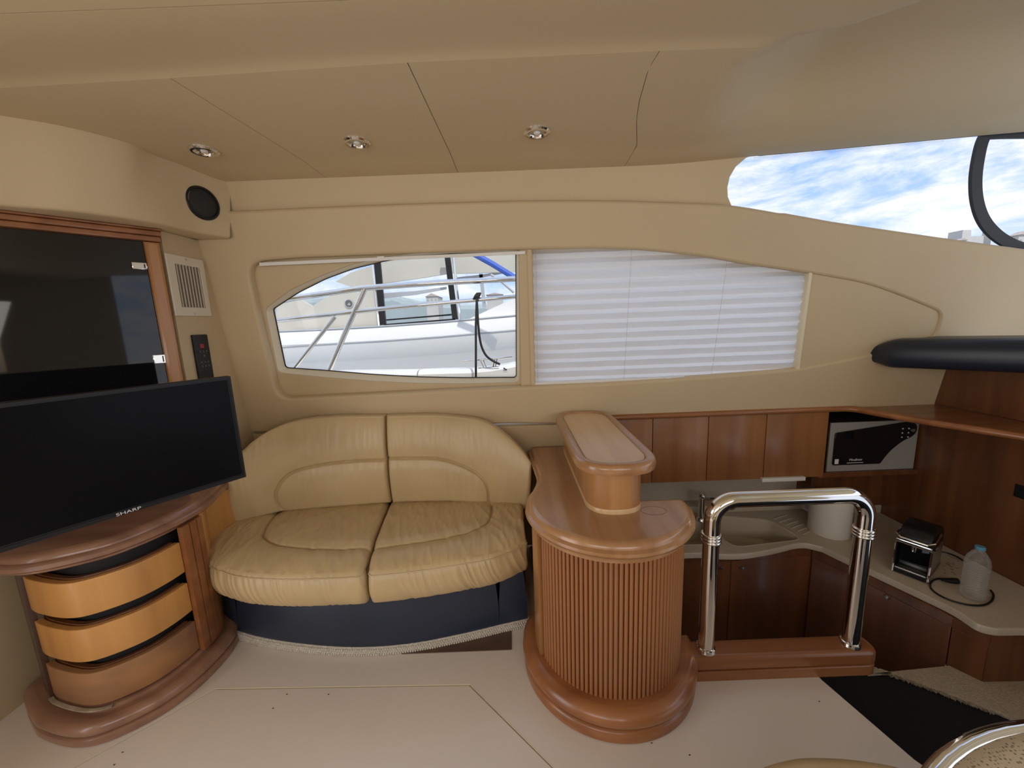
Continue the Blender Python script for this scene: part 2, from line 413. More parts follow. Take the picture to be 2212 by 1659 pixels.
outer = crease[:-1] + [puv(*q) for q in ((1700, 460), (1800, 478), (1900, 493), (2030, 512), (2212, 537), (2400, 560), (2600, 590))]
zb0 = uv((0, wall_y(.842), .842))[1]
outer += [puv(*q) for q in ((2600, 740), (2212, 745), (2060, 800), (2050, 802))] + [(2.36, zb0), (.60, zb0)]
outer += [puv(*q) for q in ((1205, 917), (1195, 916), (1100, 916), (545, 936), (400, 945))]
hole = rounded([puv(*q) for q in ((532, 566), (640, 557), (840, 549), (1138, 539), (1290, 536.5), (1370, 539), (1440, 545), (1525, 555), (1600, 569), (1755, 592), (1870, 612), (1950, 640), (2036, 676),
               (2020, 728), (1870, 768), (1722, 797), (1600, 808), (1450, 820), (1300, 829), (1150, 835), (900, 847), (600, 862), (585, 800), (560, 700))],
               [.085, .05, .05, .05, .05, .05, .05, .05, .05, .1, .1, .1, .045, .05, .06, .06, .06, .06, .06, .06, .08, .095, .1, .1], 8)
wall_far = thing('wall_far', (0, 1.95, 1.0), kind='structure')
bm = loft(bmesh.new(), [outer, hole], [(0, -.05), (0, -.014), (-.003, -.006), (-.008, -.0015), (-.014, 0)], WF)
obj('padded_panel', bm, vinyl, wall_far, sharp=60)
low_o = [puv(400, 938), puv(545, 939), puv(1195, 919), (.50, puv(1195, 919)[1]), (.50, uv((0, wall_y(.01), .01))[1]), (-1.75, uv((0, wall_y(.01), .01))[1])]
obj('lower_panel', slab(low_o, -.05, -.004, .003, WF), vinyl, wall_far)
obj('screw_cap', lathe([(.006, 0), (.005, .002), (0, .0025)], PW(1137, 923) + np.array(WN) * -.004, 12, WN), vinyl, wall_far)

# ---- window 1: recess board, reveal, glass
win = thing('window_1', (-.6, 2.0, 1.05), kind='structure')
def pu(px, py, d): return uv(PW(px, py, d))   # d = metres behind the padded panel
D1 = .045
board_o = [pu(*q, D1) for q in ((500, 520), (1152, 520), (1156, 870), (500, 890))]
gl_px = ((585, 668), (640, 632), (700, 602), (760, 580), (830, 563), (900, 553), (975, 547.5), (1115, 545), (1116, 818), (1000, 819), (900, 817), (800, 811.5), (700, 803), (612, 797))
gh = rounded([pu(*q, D1) for q in ((572, 668), (628, 626), (700, 594), (760, 572), (830, 556), (900, 547), (975, 542), (1120, 541), (1122, 826), (1000, 829), (900, 828), (800, 823), (700, 815), (600, 805))],
             [.03, .03, .03, .03, .03, .03, .03, .01, .03, .03, .03, .03, .03, .03], 6)
bm = loft(bmesh.new(), [board_o, gh], [(0, -D1 - .015), (0, -D1 - .006), (-.002, -D1 - .001), (-.005, -D1)], WF)
obj('recess_board', bm, vinyl, win, sharp=60)
gh2 = rounded([pu(*q, D1 + .03) for q in gl_px], [.012, .03, .03, .03, .03, .03, .03, .01, .02, .03, .03, .03, .03, .02], 6)
# reveal: ruled surface from board hole to glass outline
def ring_pts(l, d): return [WO + WU * a + WV * b_ - WN * d for a, b_ in l]
def resample(pts, n):
    p = np.array([tuple(q) for q in pts]); p = np.vstack([p, p[:1]]); s = np.r_[0, np.cumsum(np.linalg.norm(np.diff(p, axis=0), axis=1))]
    t = np.linspace(0, s[-1], n + 1)[:-1]; return [Vector([np.interp(a, s, p[:, k]) for k in range(3)]) for a in t]
ra = ring_pts(gh, D1 + .006); rb = ring_pts(gh2, D1 + .05)
assert len(ra) == len(rb)
b = bmesh.new(); rows = []
for f in (0, .15, .5, 1): rows.append([b.verts.new(p.lerp(q, f)) for p, q in zip(ra, rb)])
for r0, r1 in zip(rows, rows[1:]):
    for i in range(len(r0)): j = (i + 1) % len(r0); b.faces.new((r0[i], r0[j], r1[j], r1[i]))
obj('reveal', recalc(b), moulding_cream, win)
gl_o = offset_loop(gh2, .004 if area2(gh2) > 0 else -.004)
obj('pane', slab(offset_loop(gh2, .02 if area2(gh2) > 0 else -.02), -D1 - .060, -D1 - .054, 0, WF), pane, win)
gi = offset_loop(gh2, -.004 if area2(gh2) > 0 else .004)
obj('black_gasket', loft(bmesh.new(), [gh2, gi], [(0, -D1 - .053), (0, -D1 - .048)], WF), blackm, win)
obj('mullion', slab([pu(*q, .03) for q in ((1121, 530), (1150, 530), (1157, 860), (1126, 860))], -.044, -.03, .003, WF), vinyl, win)
obj('mullion_lip', slab([pu(*q, .028) for q in ((1138, 530), (1148, 530), (1156, 860), (1148, 860))], -.03, -.024, .002, WF), vinyl, win)
# frit dots around the pane edge
b = bmesh.new(); fr_in = resample(ring_pts(gh2, D1 + .051), 330)
cen = sum(fr_in, Vector()) / len(fr_in)
for row in range(3):
    for i, p in enumerate(fr_in):
        t = (fr_in[(i + 1) % 330] - fr_in[i - 1]).normalized(); nn = t.cross(WN); 
        if nn.dot(cen - p) < 0: nn = -nn
        c = p + nn * (.0065 + row * .0045) + t * (.0022 if row % 2 else 0); s = .0013 - row * .00025
        vs = [b.verts.new(c + WU * s * a + WV * s * e) for a, e in ((1, 0), (0, 1), (-1, 0), (0, -1))]
        b.faces.new(vs)
tag(obj('frit_dots', b, blackm, win), kind='stuff')
# maker's mark on the pane: small sail drawing and a line of print
mk = pu(1090, 797, D1 + .05)
def wp(u, v, d): return WO + WU * u + WV * v - WN * d
b = bmesh.new()
for tri in (((-.006, -.005), (-.004, .009), (.001, .001)), ((-.001, -.004), (-.002, .008), (.006, -.002)), ((.002, -.006), (.005, .003), (.013, -.006)), ((-.007, -.006), (-.006, -.009), (.010, -.008), (.010, -.0065))):
    b.faces.new([b.verts.new(wp(mk[0] + a * 1.2, mk[1] + c * 1.2, D1 + .0485)) for a, c in tri])
obj('sail_logo', b, mat('logo_blue', (.02, .03, .12), .6), win)
obj('logo_print', text_mesh('solar glass', .006, wp(mk[0] + .003, mk[1] - .017, D1 + .0485), WU, WV), black, win)

# ---- blind rail above the clear window (raised blind)
hr_ = thing('raised_blind', PW(850, 560, .03), 'slim white raised blind rail along the top of the clear window', 'blind')
obj('head_rail', slab([pu(*q, .02) for q in ((560, 567), (1135, 542), (1135, 549), (560, 575))], -.038, -.018, .002, WF), white, hr_)
obj('clip', slab([pu(*q, .017) for q in ((815, 554), (830, 553.4), (830, 558), (815, 558.6))], -.018, -.014, .001, WF), white, hr_)
# ---- pleated blind
bl = thing('pleated_blind', PW(1440, 820, .03), 'white pleated blind drawn down over the right half of the side window', 'blind')
b = bmesh.new(); ub = puv(1153, 700)[0] + .0; ue = puv(1765, 700, .03)[0] + .03
v0 = puv(1155, 826, .03)[1]; v1 = puv(1155, 525, .03)[1]
npl = 14; rows = []
segs = 30
for i in range(npl * 2 + 1):
    v = v0 + (v1 - v0) * i / (npl * 2); d = .026 if i % 2 else .048
    rows.append([b.verts.new(wp(ub + .002 + (ue - ub) * k / segs, v + .0008 * math.sin(k * 1.3 + i), d + .001 * math.sin(k * .9 + i * 2.1))) for k in range(segs + 1)])
for r0, r1 in zip(rows, rows[1:]):
    for k in range(segs): b.faces.new((r0[k], r0[k + 1], r1[k + 1], r1[k]))
obj('pleated_fabric', b, blindm, bl, sharp=20)
obj('bottom_rail', slab([(ub + .002, v0 - .018), (ue, v0 - .018), (ue, v0), (ub + .002, v0)], -.046, -.026, .002, WF), white, bl)
hu = puv(1443, 818, .03)[0]
obj('pull_tab', slab([(hu - .014, v0 - .012), (hu + .014, v0 - .012), (hu + .014, v0 - .003), (hu - .014, v0 - .003)], -.028, -.020, .001, WF), white, bl)
for px in (1160, 1355, 1552, 1747):
    u_ = puv(px, 700, .028)[0]
    obj('cord', tube([wp(u_ + .0006 * math.sin(i * 2.2), v0 + (v1 - v0) * i / 40, .0285) for i in range(41)], .0007, 5), mat('cord_grey', (.45, .43, .42), .8) if px == 1160 else bpy.data.materials['cord_grey'], bl)
# ---- leather filler panel in the tip of the recess
fp = rounded([pu(*q, .012) for q in ((1752, 586), (1875, 606), (1955, 636), (2040, 672), (2022, 732), (1870, 773), (1722, 801))], [.004, .1, .1, .05, .06, .08, .004], 6)
obj('filler_panel', slab(fp, -.03, -.010, .006, WF), vinyl, wall_far)
b = slab([pu(*q, .004) for q in ((1749, 584), (1756, 585), (1727, 803), (1720, 803))], -.035, -.004, .002, WF)
obj('filler_edge_strip', b, moulding_cream, wall_far)

# ---- outer hull skin behind the wall (keeps light out) with the same windows
sk_o = [uv((-3.2, wall_y(2.2), 2.2)), uv((.93, wall_y(2.2), 2.2)), puv(1545, 440, .06), puv(1600, 449, .06), puv(2212, 545, .06), uv((3.4, wall_y(1.45), 1.45)), uv((3.4, wall_y(.95), .95)), uv((-3.2, wall_y(.95), .95))]
sk_h1 = offset_loop(gh2, .01 if area2(gh2) > 0 else -.01)
sk_h2 = [pu(*q, .09) for q in ((1158, 545), (1290, 541), (1440, 552), (1600, 574), (1735, 592), (1712, 790), (1450, 812), (1158, 826))]
obj('hull_skin', loft(bmesh.new(), [sk_o, sk_h1, sk_h2], [(0, -D1 - .075), (0, -D1 - .062)], WF), gel, wall_far)
obj('outer_pane', slab(sk_h2, -D1 - .06, -D1 - .056, 0, WF), pane, wall_far)

# ---- valance over the TV cabinet
lowp = smooth([P(*q, z=1.83)[:2] for q in ((-160, 430), (0, 445), (162, 458), (327, 481), (428, 503), (497, 514))], 8)
upp = smooth([P(*q, z=2.085)[:2] for q in ((-160, 225), (0, 255), (135, 278), (270, 312), (335, 340), (420, 370), (497, 393))], 7)
def rs2(p, n):
    p = np.array(p); s = np.r_[0, np.cumsum(np.linalg.norm(np.diff(p, axis=0), axis=1))]; t = np.linspace(0, s[-1], n); return np.c_[np.interp(t, s, p[:, 0]), np.interp(t, s, p[:, 1])]
NV = 60; lo = rs2(lowp, NV); up = rs2(upp, NV)
b = bmesh.new(); rows = []
nrm = np.array([-.75, .35])
for f, ins in ((-1, .16), (0, .012), (.015, .004), (.04, 0), (.3, 0), (.7, 0), (1.0, 0), (1.06, 0)):
    row = []
    for i in range(NV):
        k = max(0, f) if f <= 1 else 1; q = lo[i] * (1 - k) + up[i] * k + nrm * ins
        z = 1.83 + (2.085 - 1.83) * (max(0, f))
        row.append(b.verts.new((q[0], q[1], z if f >= 0 else 1.83)))
    rows.append(row)
for r0, r1 in zip(rows, rows[1:]):
    for i in range(NV - 1): b.faces.new((r0[i], r0[i + 1], r1[i + 1], r1[i]))
wl = thing('wall_left', (-1.5, 1.7, 1.0), kind='structure')
obj('valance', recalc(b), vinyl, wl, sharp=60)
# ---- speaker
i0 = min(range(NV), key=lambda i: abs((lo[i] + up[i])[0] / (lo[i] + up[i])[1] - (P(437, 439, z=1.95)[0] / P(437, 439, z=1.95)[1])))
tt = (lo[i0 + 2] + up[i0 + 2]) - (lo[i0 - 2] + up[i0 - 2]); tt = tt / np.linalg.norm(tt); sn = Vector((tt[1], -tt[0], 0)); mid = (lo[i0] + up[i0]) / 2
d = ray(437, 439); tpar = None
sz = 1.4 + d[2] * (mid[0] / d[0])
spk = Vector((mid[0], mid[1], sz))
t_ = thing('speaker', spk, 'black round grille speaker set in the cream valance over the cabinet', 'speaker')
obj('rim', lathe([(.070, -.004), (.070, .004), (.066, .009), (.060, .009), (.058, .004)], spk, 40, sn), black, t_)
obj('grille', lathe([(.059, .003), (.053, .006), (.03, .009), (0, .010)], spk, 40, sn), mat('grille', (.015, .015, .015), .6, bump=1, bscale=500, bdist=.002), t_)

# ---- left bulkhead pieces
A_ = (-1.45, 1.69); B_ = (-1.70, 1.38)
obj('bulkhead_panel', bx((-1.50, 1.705, 0), (-1.45, 2.3, 1.829), .0), vinyl, wl)
dirn = (Vector((*B_, 0)) - Vector((*A_, 0))).normalized(); nrm3 = Vector((-dirn.y, dirn.x, 0))
if nrm3.dot(Vector((1, -1, 0))) < 0: nrm3 = -nrm3
obj('aft_wall', bx((-2.02, .55, 0), (-1.945, 1.2, 2.05)), vinyl, wl)
obj('aft_wall_return', bx((-2.02, 1.2, 0), (-1.955, 2.3, 2.05)), vinyl, wl)

# ---- glass cabinet over the chest (diagonal)
gcb = thing('glass_door_cabinet', (-1.6, 1.55, .72), 'diagonal corner cabinet with black glass door and reddish wood frame, behind the television', 'cabinet')
# frame: o at A, u toward B, v up, n out of face
fo = Vector((A_[0], A_[1], 0)); FR = (fo, dirn, Vector((0, 0, 1)), nrm3)
def fl(px, py, d=0):
    o = fo + nrm3 * d; r = Vector(ray(px, py)); t = (o - Vector(EYE)).dot(nrm3) / r.dot(nrm3); q = Vector(EYE) + r * t - fo; return (q.dot(dirn), q.z)
LW = .75
u0 = fl(323, 600)[0]; zt_ = fl(308, 521)[1]; ztop = fl(340, 492)[1]
obj('carcass', slab([(0, .70), (LW, .70), (LW, 1.829), (0, 1.829)], -.06, -.015, .002, FR), ch_dark, gcb)
s = obj('stile', slab([(0, .70), (u0, .70), (u0, zt_), (0, zt_)], -.015, .014, .011, FR), ch_col, gcb)
dr = obj('door', slab([(u0 + .001, .70), (LW, .70), (LW, zt_ - .001), (u0 + .001, zt_ - .001)], -.012, -.004, .001, FR), glassblk, gcb)
zs = [zt_, zt_ + (ztop - zt_) * .36, zt_ + (ztop - zt_) * .70, 1.829]
for i, (a, c, dd) in enumerate(((zs[0], zs[1], .016), (zs[1], zs[2], .024), (zs[2], zs[3], .030))):
    obj('cornice', slab([(-.004 - .003 * i, a + .001), (LW, a + .001), (LW, c), (-.004 - .003 * i, c)], -.015, dd, .005, FR), ch_x, gcb)
for k, (a, b_, c, e) in enumerate(((283, 566, 319, 583), (329, 767, 359, 784))):
    p0 = fl(a, b_); p1 = fl(c, e)
    h = obj('hinge', slab([(p0[0], p1[1]), (p1[0], p1[1]), (p1[0], p0[1]), (p0[0], p0[1])], -.003, .006, .002, FR), chrome, dr)
    um = p1[0] + .006
    obj('hinge_pin', slab([(um, p1[1] + .006), (um + .004, p1[1] + .006), (um + .004, p0[1] - .006), (um, p0[1] - .006)], .006, .0085, .001, FR), black, dr) if k < 2 else None

# ---- vent grille and control panel on the bulkhead (x = -1.45)
BX = -1.449
FB = (Vector((BX, 0, 0)), Vector((0, 1, 0)), Vector((0, 0, 1)), Vector((1, 0, 0)))
def fb(px, py): p = P(px, py, x=BX); return (p[1], p[2])
vt = thing('air_vent', (BX, 1.8, 1.6), 'cream square air vent grille with vertical louvres beside the glass cabinet', 'vent')
vo = [fb(351, 548), fb(434, 560), fb(455, 681), fb(379, 685)]
ya, yb = (vo[0][0] + vo[3][0]) / 2, (vo[1][0] + vo[2][0]) / 2; za, zb = (vo[2][1] + vo[3][1]) / 2, (vo[0][1] + vo[1][1]) / 2
iy0, iy1 = ya + (yb - ya) * .20, yb - (yb - ya) * .13; iz0, iz1 = za + (zb - za) * .15, zb - (zb - za) * .15
obj('vent_frame', slab([(ya, za), (yb, za), (yb, zb), (ya, zb)], 0, .008, .003, FB, holes=[[(iy0, iz0), (iy1, iz0), (iy1, iz1), (iy0, iz1)]]), whitevent, vt)
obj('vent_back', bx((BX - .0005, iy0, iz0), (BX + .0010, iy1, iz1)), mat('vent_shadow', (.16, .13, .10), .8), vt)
for k in range(8):
    y = iy0 + (iy1 - iy0) * (k + .6) / 8
    obj('louvre', bx((BX + .001, y - .0008, iz0), (BX + .0065, y + .0008, iz1)), whitevent, vt)
for zz in (za + .012, zb - .012):
    obj('screw', lathe([(.0045, 0), (.004, .0012), (0, .0014)], (BX + .008, (ya + yb) / 2, zz), 12, (1, 0, 0)), steel, vt)
rc = thing('control_panel', (BX, 1.8, 1.2), 'black keypad control strip with small buttons on the cream bulkhead', 'control panel')
ro = [fb(411, 724), fb(444, 722), fb(470, 850), fb(432, 850)]
y0, y1 = ro[0][0], ro[1][0] - .005; z1 = (ro[0][1] + ro[1][1]) / 2; z0 = z1 - .30
obj('body', slab(rounded([(y0, z0), (y1, z0), (y1, z1), (y0, z1)], .006, 4), 0, .012, .002, FB), black, rc)
ym = (y0 + y1) / 2
obj('red_display', slab([(ym - .012, z1 - .062), (ym + .010, z1 - .062), (ym + .010, z1 - .044), (ym - .012, z1 - .044)], .012, .0128, .0002, FB), red, rc)
for r_, zz in enumerate((.078, .098, .128, .146)):
    for cc in ((-1, 0, 1) if r_ != 1 else (0,)):
        obj('button', slab(rounded([(ym + cc * .019 - .006, z1 - zz - .005), (ym + cc * .019 + .006, z1 - zz - .005), (ym + cc * .019 + .006, z1 - zz + .005), (ym + cc * .019 - .006, z1 - zz + .005)], .003, 3), .011, .0145, .001, FB), mat('key', (.05, .05, .05), .4) if 'key' not in bpy.data.materials else bpy.data.materials['key'], rc)

# ---- floor
flr = [(-2.0, -1.7), (1.30, -1.7), P(2060, 1700, z=0)[:2], P(1975, 1640, z=0)[:2], P(1775, 1468, z=0)[:2], (1.14, 1.30), (.48, 1.38), (.48, 2.3), (-2.0, 2.3)]
flr = [tuple(p) for p in flr]
hat = [P(150, 1662, z=0)[:2], P(465, 1487, z=0)[:2], P(1015, 1478, z=0)[:2], P(1200, 1662, z=0)[:2]]
hat = [tuple(q) for q in hat]
h0 = (hat[0][0] - .35, hat[0][1] - .33); h3 = (hat[3][0] + .3, hat[3][1] - .33)
d01 = np.array(hat[0]) - np.array(hat[1]); h0 = tuple(np.array(hat[0]) + d01 * .9); d23 = np.array(hat[3]) - np.array(hat[2]); h3 = tuple(np.array(hat[3]) + d23 * .9)
hatch = [h0, hat[1], hat[2], h3]
floor = thing('floor', (0, .5, -.02), kind='structure')
obj('floor_board', loft(bmesh.new(), [flr, hatch], [(0, -.03), (0, -.0015), (-.0015, 0)], XY), floor_m, floor)
hi = offset_loop(hatch, -.0050 if area2(hatch) > 0 else .0050)
obj('floor_hatch', slab(hi, -.03, -.0005, .001), floor_m, floor)
obj('hatch_edge', loft(bmesh.new(), [hatch, offset_loop(hatch, -.0010 if area2(hatch) > 0 else .0010)], [(0, -.03), (0, .0006)], XY), moulding_cream, floor)
obj('under_floor', bx((-2.05, -1.75, -.12), (1.1, 1.30, -.035)), blackm, floor)
obj('under_floor', bx((-2.05, 1.30, -.12), (.47, 2.35, -.035)), blackm, floor)
obj('floor_riser', bx((.49, 1.34, -.78), (1.14, 1.36, -.005)), ch_dark, floor)
# brown hatch plate in the floor
pl = [P(*q, z=.001)[:2] for q in ((930, 1385), (1103, 1365), (1105, 1400), (915, 1407))]
pl = [(-.50, 1.75), (-.045, 1.75), (-.045, 1.452), (-.52, 1.452)]
tag(obj('floor_plate', slab(pl, 0, .004, .001), mat('brown_plate', (.12, .07, .045), .45, var=.3, vscale=12)), 'dark brown wooden plate lying flush on the floor under the sofa', 'plate')
# small floor specks
b = bmesh.new()
for px, py in ((620, 1500), (710, 1500), (265, 1625), (247, 1652), (1490, 1631), (1770, 1515), (1408, 1605), (590, 1530)):
    p = P(px, py, z=.0006); box(b, (p[0] - .003, p[1] - .0012, .0003), (p[0] + .002, p[1] + .001, .0016))
tag(obj('floor_specks', b, blackm), 'tiny dark crumbs scattered on the cream floor', 'crumbs', kind='stuff')

# lower level forward: landing, galley floor
low_f = thing('floor_lower', (1.9, 1.2, -.2), kind='structure')
fy = [P(*q, z=-.17)[:2] for q in ((1872, 1440), (1895, 1448), (1960, 1470), (2060, 1507), (2160, 1545), (2260, 1590))]
obj('black_mat', slab([(1.12, -1.6), (2.4, -1.6), (2.4, 1.90), (1.90, 1.458), (1.12, 1.42)], -.2, -.176, .0), darkcarpet, low_f)
cp = [tuple(q) for q in smooth(fy, 12)] + [(2.4, 1.0), (2.4, 1.62), (1.95, 1.62), (1.90, 1.457), (1.60, 1.438), (1.50, 1.435)]
random.seed(3)
jag = [(a + random.uniform(-.004, .004), c + random.uniform(-.004, .004)) for a, c in cp[:-6]] + cp[-6:]
obj('carpet', slab(jag, -.176, -.162, .004), carpet, low_f)
b = bmesh.new(); random.seed(5)
for k in range(900):
    i = random.randrange(len(fy) * 10 - 14); q = cp[min(i, len(cp) - 8)]; q2 = cp[min(i, len(cp) - 8) + 1]; f = random.random()
    x = q[0] * (1 - f) + q2[0] * f; y = q[1] * (1 - f) + q2[1] * f; a = random.uniform(PI * .9, PI * 1.6); l = random.uniform(.004, .014)
    tube([(x, y, -.170 + random.uniform(0, .008)), (x + math.cos(a) * l, y + math.sin(a) * l, -.170 + random.uniform(-.004, .008))], .0013, 3, bm=b, cap=False)
tag(obj('carpet_fringe', b, carpet, low_f), kind='stuff')

# ---- near wall, right wall (behind and beside the camera) with openings for the daylight
wn = thing('wall_near', (0, -1.65, 0), kind='structure')
obj('near_panel', loft(bmesh.new(), [[(-2.9, -.05), (3.4, -.05), (3.4, 2.3), (-2.9, 2.3)], [(-1.70, 1.07), (-.2, 1.07), (-.2, 1.83), (-1.70, 1.83)], [(.2, 1.07), (1.70, 1.07), (1.70, 1.83), (.2, 1.83)]],
    [(0, 0), (0, .05)], (Vector((0, -1.65, 0)), Vector((1, 0, 0)), Vector((0, 0, 1)), Vector((0, 1, 0)))), vinyl, wn)
obj('near_bench', bx((-1.4, -1.6, 0), (1.0, -1.05, .42), .04), leather, wn)

# ================================================================== SOFA
def grid_surf(fn, nu, nv):
    g = np.zeros((nu + 1, nv + 1, 3))
    for i in range(nu + 1):
        for j in range(nv + 1): g[i, j] = fn(i / nu, j / nv)
    return g
def normals(g, flip=1):
    du = np.gradient(g, axis=0); dv = np.gradient(g, axis=1); n = np.cross(du, dv); n /= np.linalg.norm(n, axis=2)[..., None] + 1e-12
    return n * flip
def mesh_grid(g, bm=None, back=None):
    bm = bm or bmesh.new(); nu, nv = g.shape[0], g.shape[1]
    V = [[bm.verts.new(g[i, j]) for j in range(nv)] for i in range(nu)]
    for i in range(nu - 1):
        for j in range(nv - 1): bm.faces.new((V[i][j], V[i + 1][j], V[i + 1][j + 1], V[i][j + 1]))
    if back is not None:
        Bk = [[bm.verts.new(back[i, j]) for j in (0, nv - 1)] for i in range(nu)]
        for i in range(nu - 1):
            bm.faces.new((Bk[i][0], Bk[i + 1][0], Bk[i + 1][1], Bk[i][1]))
            bm.faces.new((V[i][0], V[i + 1][0], Bk[i + 1][0], Bk[i][0])); bm.faces.new((V[i][-1], V[i + 1][-1], Bk[i + 1][1], Bk[i][1]))
        for i in (0, nu - 1): bm.faces.new([V[i][j] for j in range(nv)] + [Bk[i][1], Bk[i][0]])
    return recalc(bm)
def seg_dist(g, line):
    """distance of grid points to polyline (3D)"""
    P_ = g.reshape(-1, 3); best = np.full(len(P_), 9.)
    for a, c in zip(line, line[1:]):
        a = np.array(a); c = np.array(c); ab = c - a; t = np.clip(((P_ - a) @ ab) / (ab @ ab + 1e-12), 0, 1)
        best = np.minimum(best, np.linalg.norm(P_ - (a + t[:, None] * ab), axis=1))
    return best.reshape(g.shape[:2])
def edge_round(g, r, T, sides):
    """amount (0..T) to pull in near the sides of the grid"""
    su = np.r_[np.zeros((1, g.shape[1])), np.cumsum(np.linalg.norm(np.diff(g, axis=0), axis=2), axis=0)]
    sv = np.c_[np.zeros((g.shape[0], 1)), np.cumsum(np.linalg.norm(np.diff(g, axis=1), axis=2), axis=1)]
    ds = [su, su[-1:] - su, sv, sv[:, -1:] - sv]; out = np.zeros(g.shape[:2])
    for d_, on in zip(ds, sides):
        if on:
            q = np.clip(d_ / r, 0, 1); out = np.maximum(out, T * (1 - np.sqrt(np.clip(1 - (1 - q) ** 2, 0, 1))))
    return out
sofa = thing('loveseat', (-.66, 1.8, 0), 'tan leather two-seat sofa with curved front and dark navy base under the window', 'sofa')
# front outline (piping) left -> right, plan at z=.42
pip_px = [(450, 1208), (462, 1222), (480, 1230), (531, 1243), (615, 1248), (700, 1246), (783, 1242), (895, 1231), (999, 1215), (1069, 1201), (1131, 1175)]
ZP = .42
front = [tuple(P(*q, z=ZP)[:2]) for q in pip_px]
front = [(-1.445, 1.66), (-1.415, 1.58)] + [(front[1][0], front[1][1])] + front[2:] + [(.034, 1.60)]
front = rs2(smooth(front, 8), 200)
xs_split = P(790, 1241, z=ZP)[0]
# back line (seat meets backrest)
backl = rs2(smooth([(-1.43, 1.86), (-1.33, 1.90), (-1.15, 1.945), (-.9, 1.97), (-.62, 1.975), (-.3, 1.965), (-.1, 1.945), (.034, 1.92)], 8), 200)
def arc_at(l, t): k = t * (len(l) - 1); i = min(int(k), len(l) - 2); f = k - i; return l[i] * (1 - f) + l[i + 1] * f
# parameter of the split on both lines
tf = float(np.interp(xs_split, front[60:, 0], np.linspace(60 / 199, 1, 140)))
tb = float(np.interp(P(847, 1077, z=.45)[0], backl[:, 0], np.linspace(0, 1, 200)))
insL = [P(*q, z=.452) for q in ((612, 1092), (590, 1120), (572, 1148), (570, 1162), (594, 1178), (650, 1186), (720, 1188), (800, 1186))]
insR = [P(*q, z=.452) for q in ((800, 1187), (850, 1181), (930, 1170), (1000, 1156), (1045, 1138), (1060, 1118), (1062, 1090))]
insL = smooth(insL, 6); insR = smooth(insR, 6)
def seat_half(a0, a1, b0, b1, ins, seed, sides, nu, nv=110):
    def fn(u, w):
        F = arc_at(front, a0 + (a1 - a0) * u); B = arc_at(backl, b0 + (b1 - b0) * u)
        dirb = (B - F); dirb = dirb / np.linalg.norm(dirb)
        if w < .28:      # front face: bottom up to the piping, bulging outward
            k = w / .28; z = .275 + (ZP - .275) * k; o = -.012 + .028 * math.sin(PI * k) ** .8 + .012 * k
            q = F - dirb * (o - .012); return (q[0], q[1], z)
        k = (w - .28) / .72
        L_ = np.linalg.norm(B - F); q = F + (B - F) * k; dd = k * L_
        z = ZP + .035 * (1 - math.exp(-dd / .045)) + .010 * math.sin(PI * min(1, k * 1.0)) - .004 * k
        return (q[0], q[1], z)
    g = grid_surf(fn, nu, nv); n = normals(g, 1)
    if n[nu // 2, nv // 2, 2] < 0: n = -n
    fl3 = np.array([1, 1, 0]); d = seg_dist(g * fl3, [np.array(q) * fl3 for q in ins])
    disp = -.013 * np.exp(-(d / .0055) ** 2)
    # puffiness either side of the seam
    disp += .008 * (1 - np.exp(-(d / .03) ** 2))
    # wrinkles: across the front roll and face
    for i in range(nu + 1):
        for j in range(nv + 1):
            w = j / nv; x, y, z = g[i, j]; s = np.clip(i / nu, 0, 1)
            sx = x * 34 + y * 8
            if w < .30:
                a = ss(w / .05) * (1 - .55 * ss((w - .22) / .08)); wv = noise.noise(Vector((x * 38 + (z - .3) * 14, z * 3.5 + seed, y * 10)))
                disp[i, j] += a * .0075 * (-abs(wv) * 1.6 + .2) * (0.25 + 1.3 * max(0, noise.noise(Vector((x * 4.2, seed * 3, 0))) + .35))
            else:
                wv = noise.noise(Vector((x * 24 + y * 9, y * 5 - x * 6, seed))); k = (w - .30) / .7
                disp[i, j] += .0042 * (-abs(wv) * 1.8 + .3) * (1 - .6 * ss((k - .7) / .3)) + .0018 * noise.noise(Vector((x * 60, y * 18, seed)))
    ed = edge_round(g, .03, .03, sides)
    g2 = g + n * (disp - ed)[..., None]
    # round over sideways too
    su = np.r_[np.zeros((1, g.shape[1])), np.cumsum(np.linalg.norm(np.diff(g, axis=0), axis=2), axis=0)]
    return g2, fn
def close_seat(g2):
    back = g2.copy(); back[:, :, 2] = .27
    bm = bmesh.new(); nu, nv = g2.shape[:2]
    V = [[bm.verts.new(g2[i, j]) for j in range(nv)] for i in range(nu)]
    for i in range(nu - 1):
        for j in range(nv - 1): bm.faces.new((V[i][j], V[i + 1][j], V[i + 1][j + 1], V[i][j + 1]))
    lowb = [bm.verts.new((g2[i, -1, 0], g2[i, -1, 1], .272)) for i in range(nu)]
    for i in range(nu - 1):
        bm.faces.new((V[i][-1], V[i + 1][-1], lowb[i + 1], lowb[i])); bm.faces.new((V[i][0], V[i + 1][0], lowb[i + 1], lowb[i]))
    for i in (0, nu - 1): bm.faces.new([V[i][j] for j in range(nv)] + [lowb[i]])
    return recalc(bm)
GAP = .0025
for nm, a, lab in (('L', (0, tf - GAP, 0, tb - GAP), 'left seat cushion'), ('R', (tf + GAP, 1, tb + GAP, 1), 'right seat cushion')):
    g2, fn = seat_half(*a, insL if nm == 'L' else insR, 3.1 if nm == 'L' else 8.7, (True, True, True, False), 300, 150)
    sc_ = obj('seat_cushion', close_seat(g2), leather, sofa, sharp=70)
    tag(sc_, lab)
    # welt stitch along the front top edge
    j = int(.28 * 150)
    path = [g2[i, j] + np.array([0, -.0015, .001]) for i in range(3, g2.shape[0] - 3, 2)]
    obj('piping', tube(path, .0022, 6), leather, sc_)
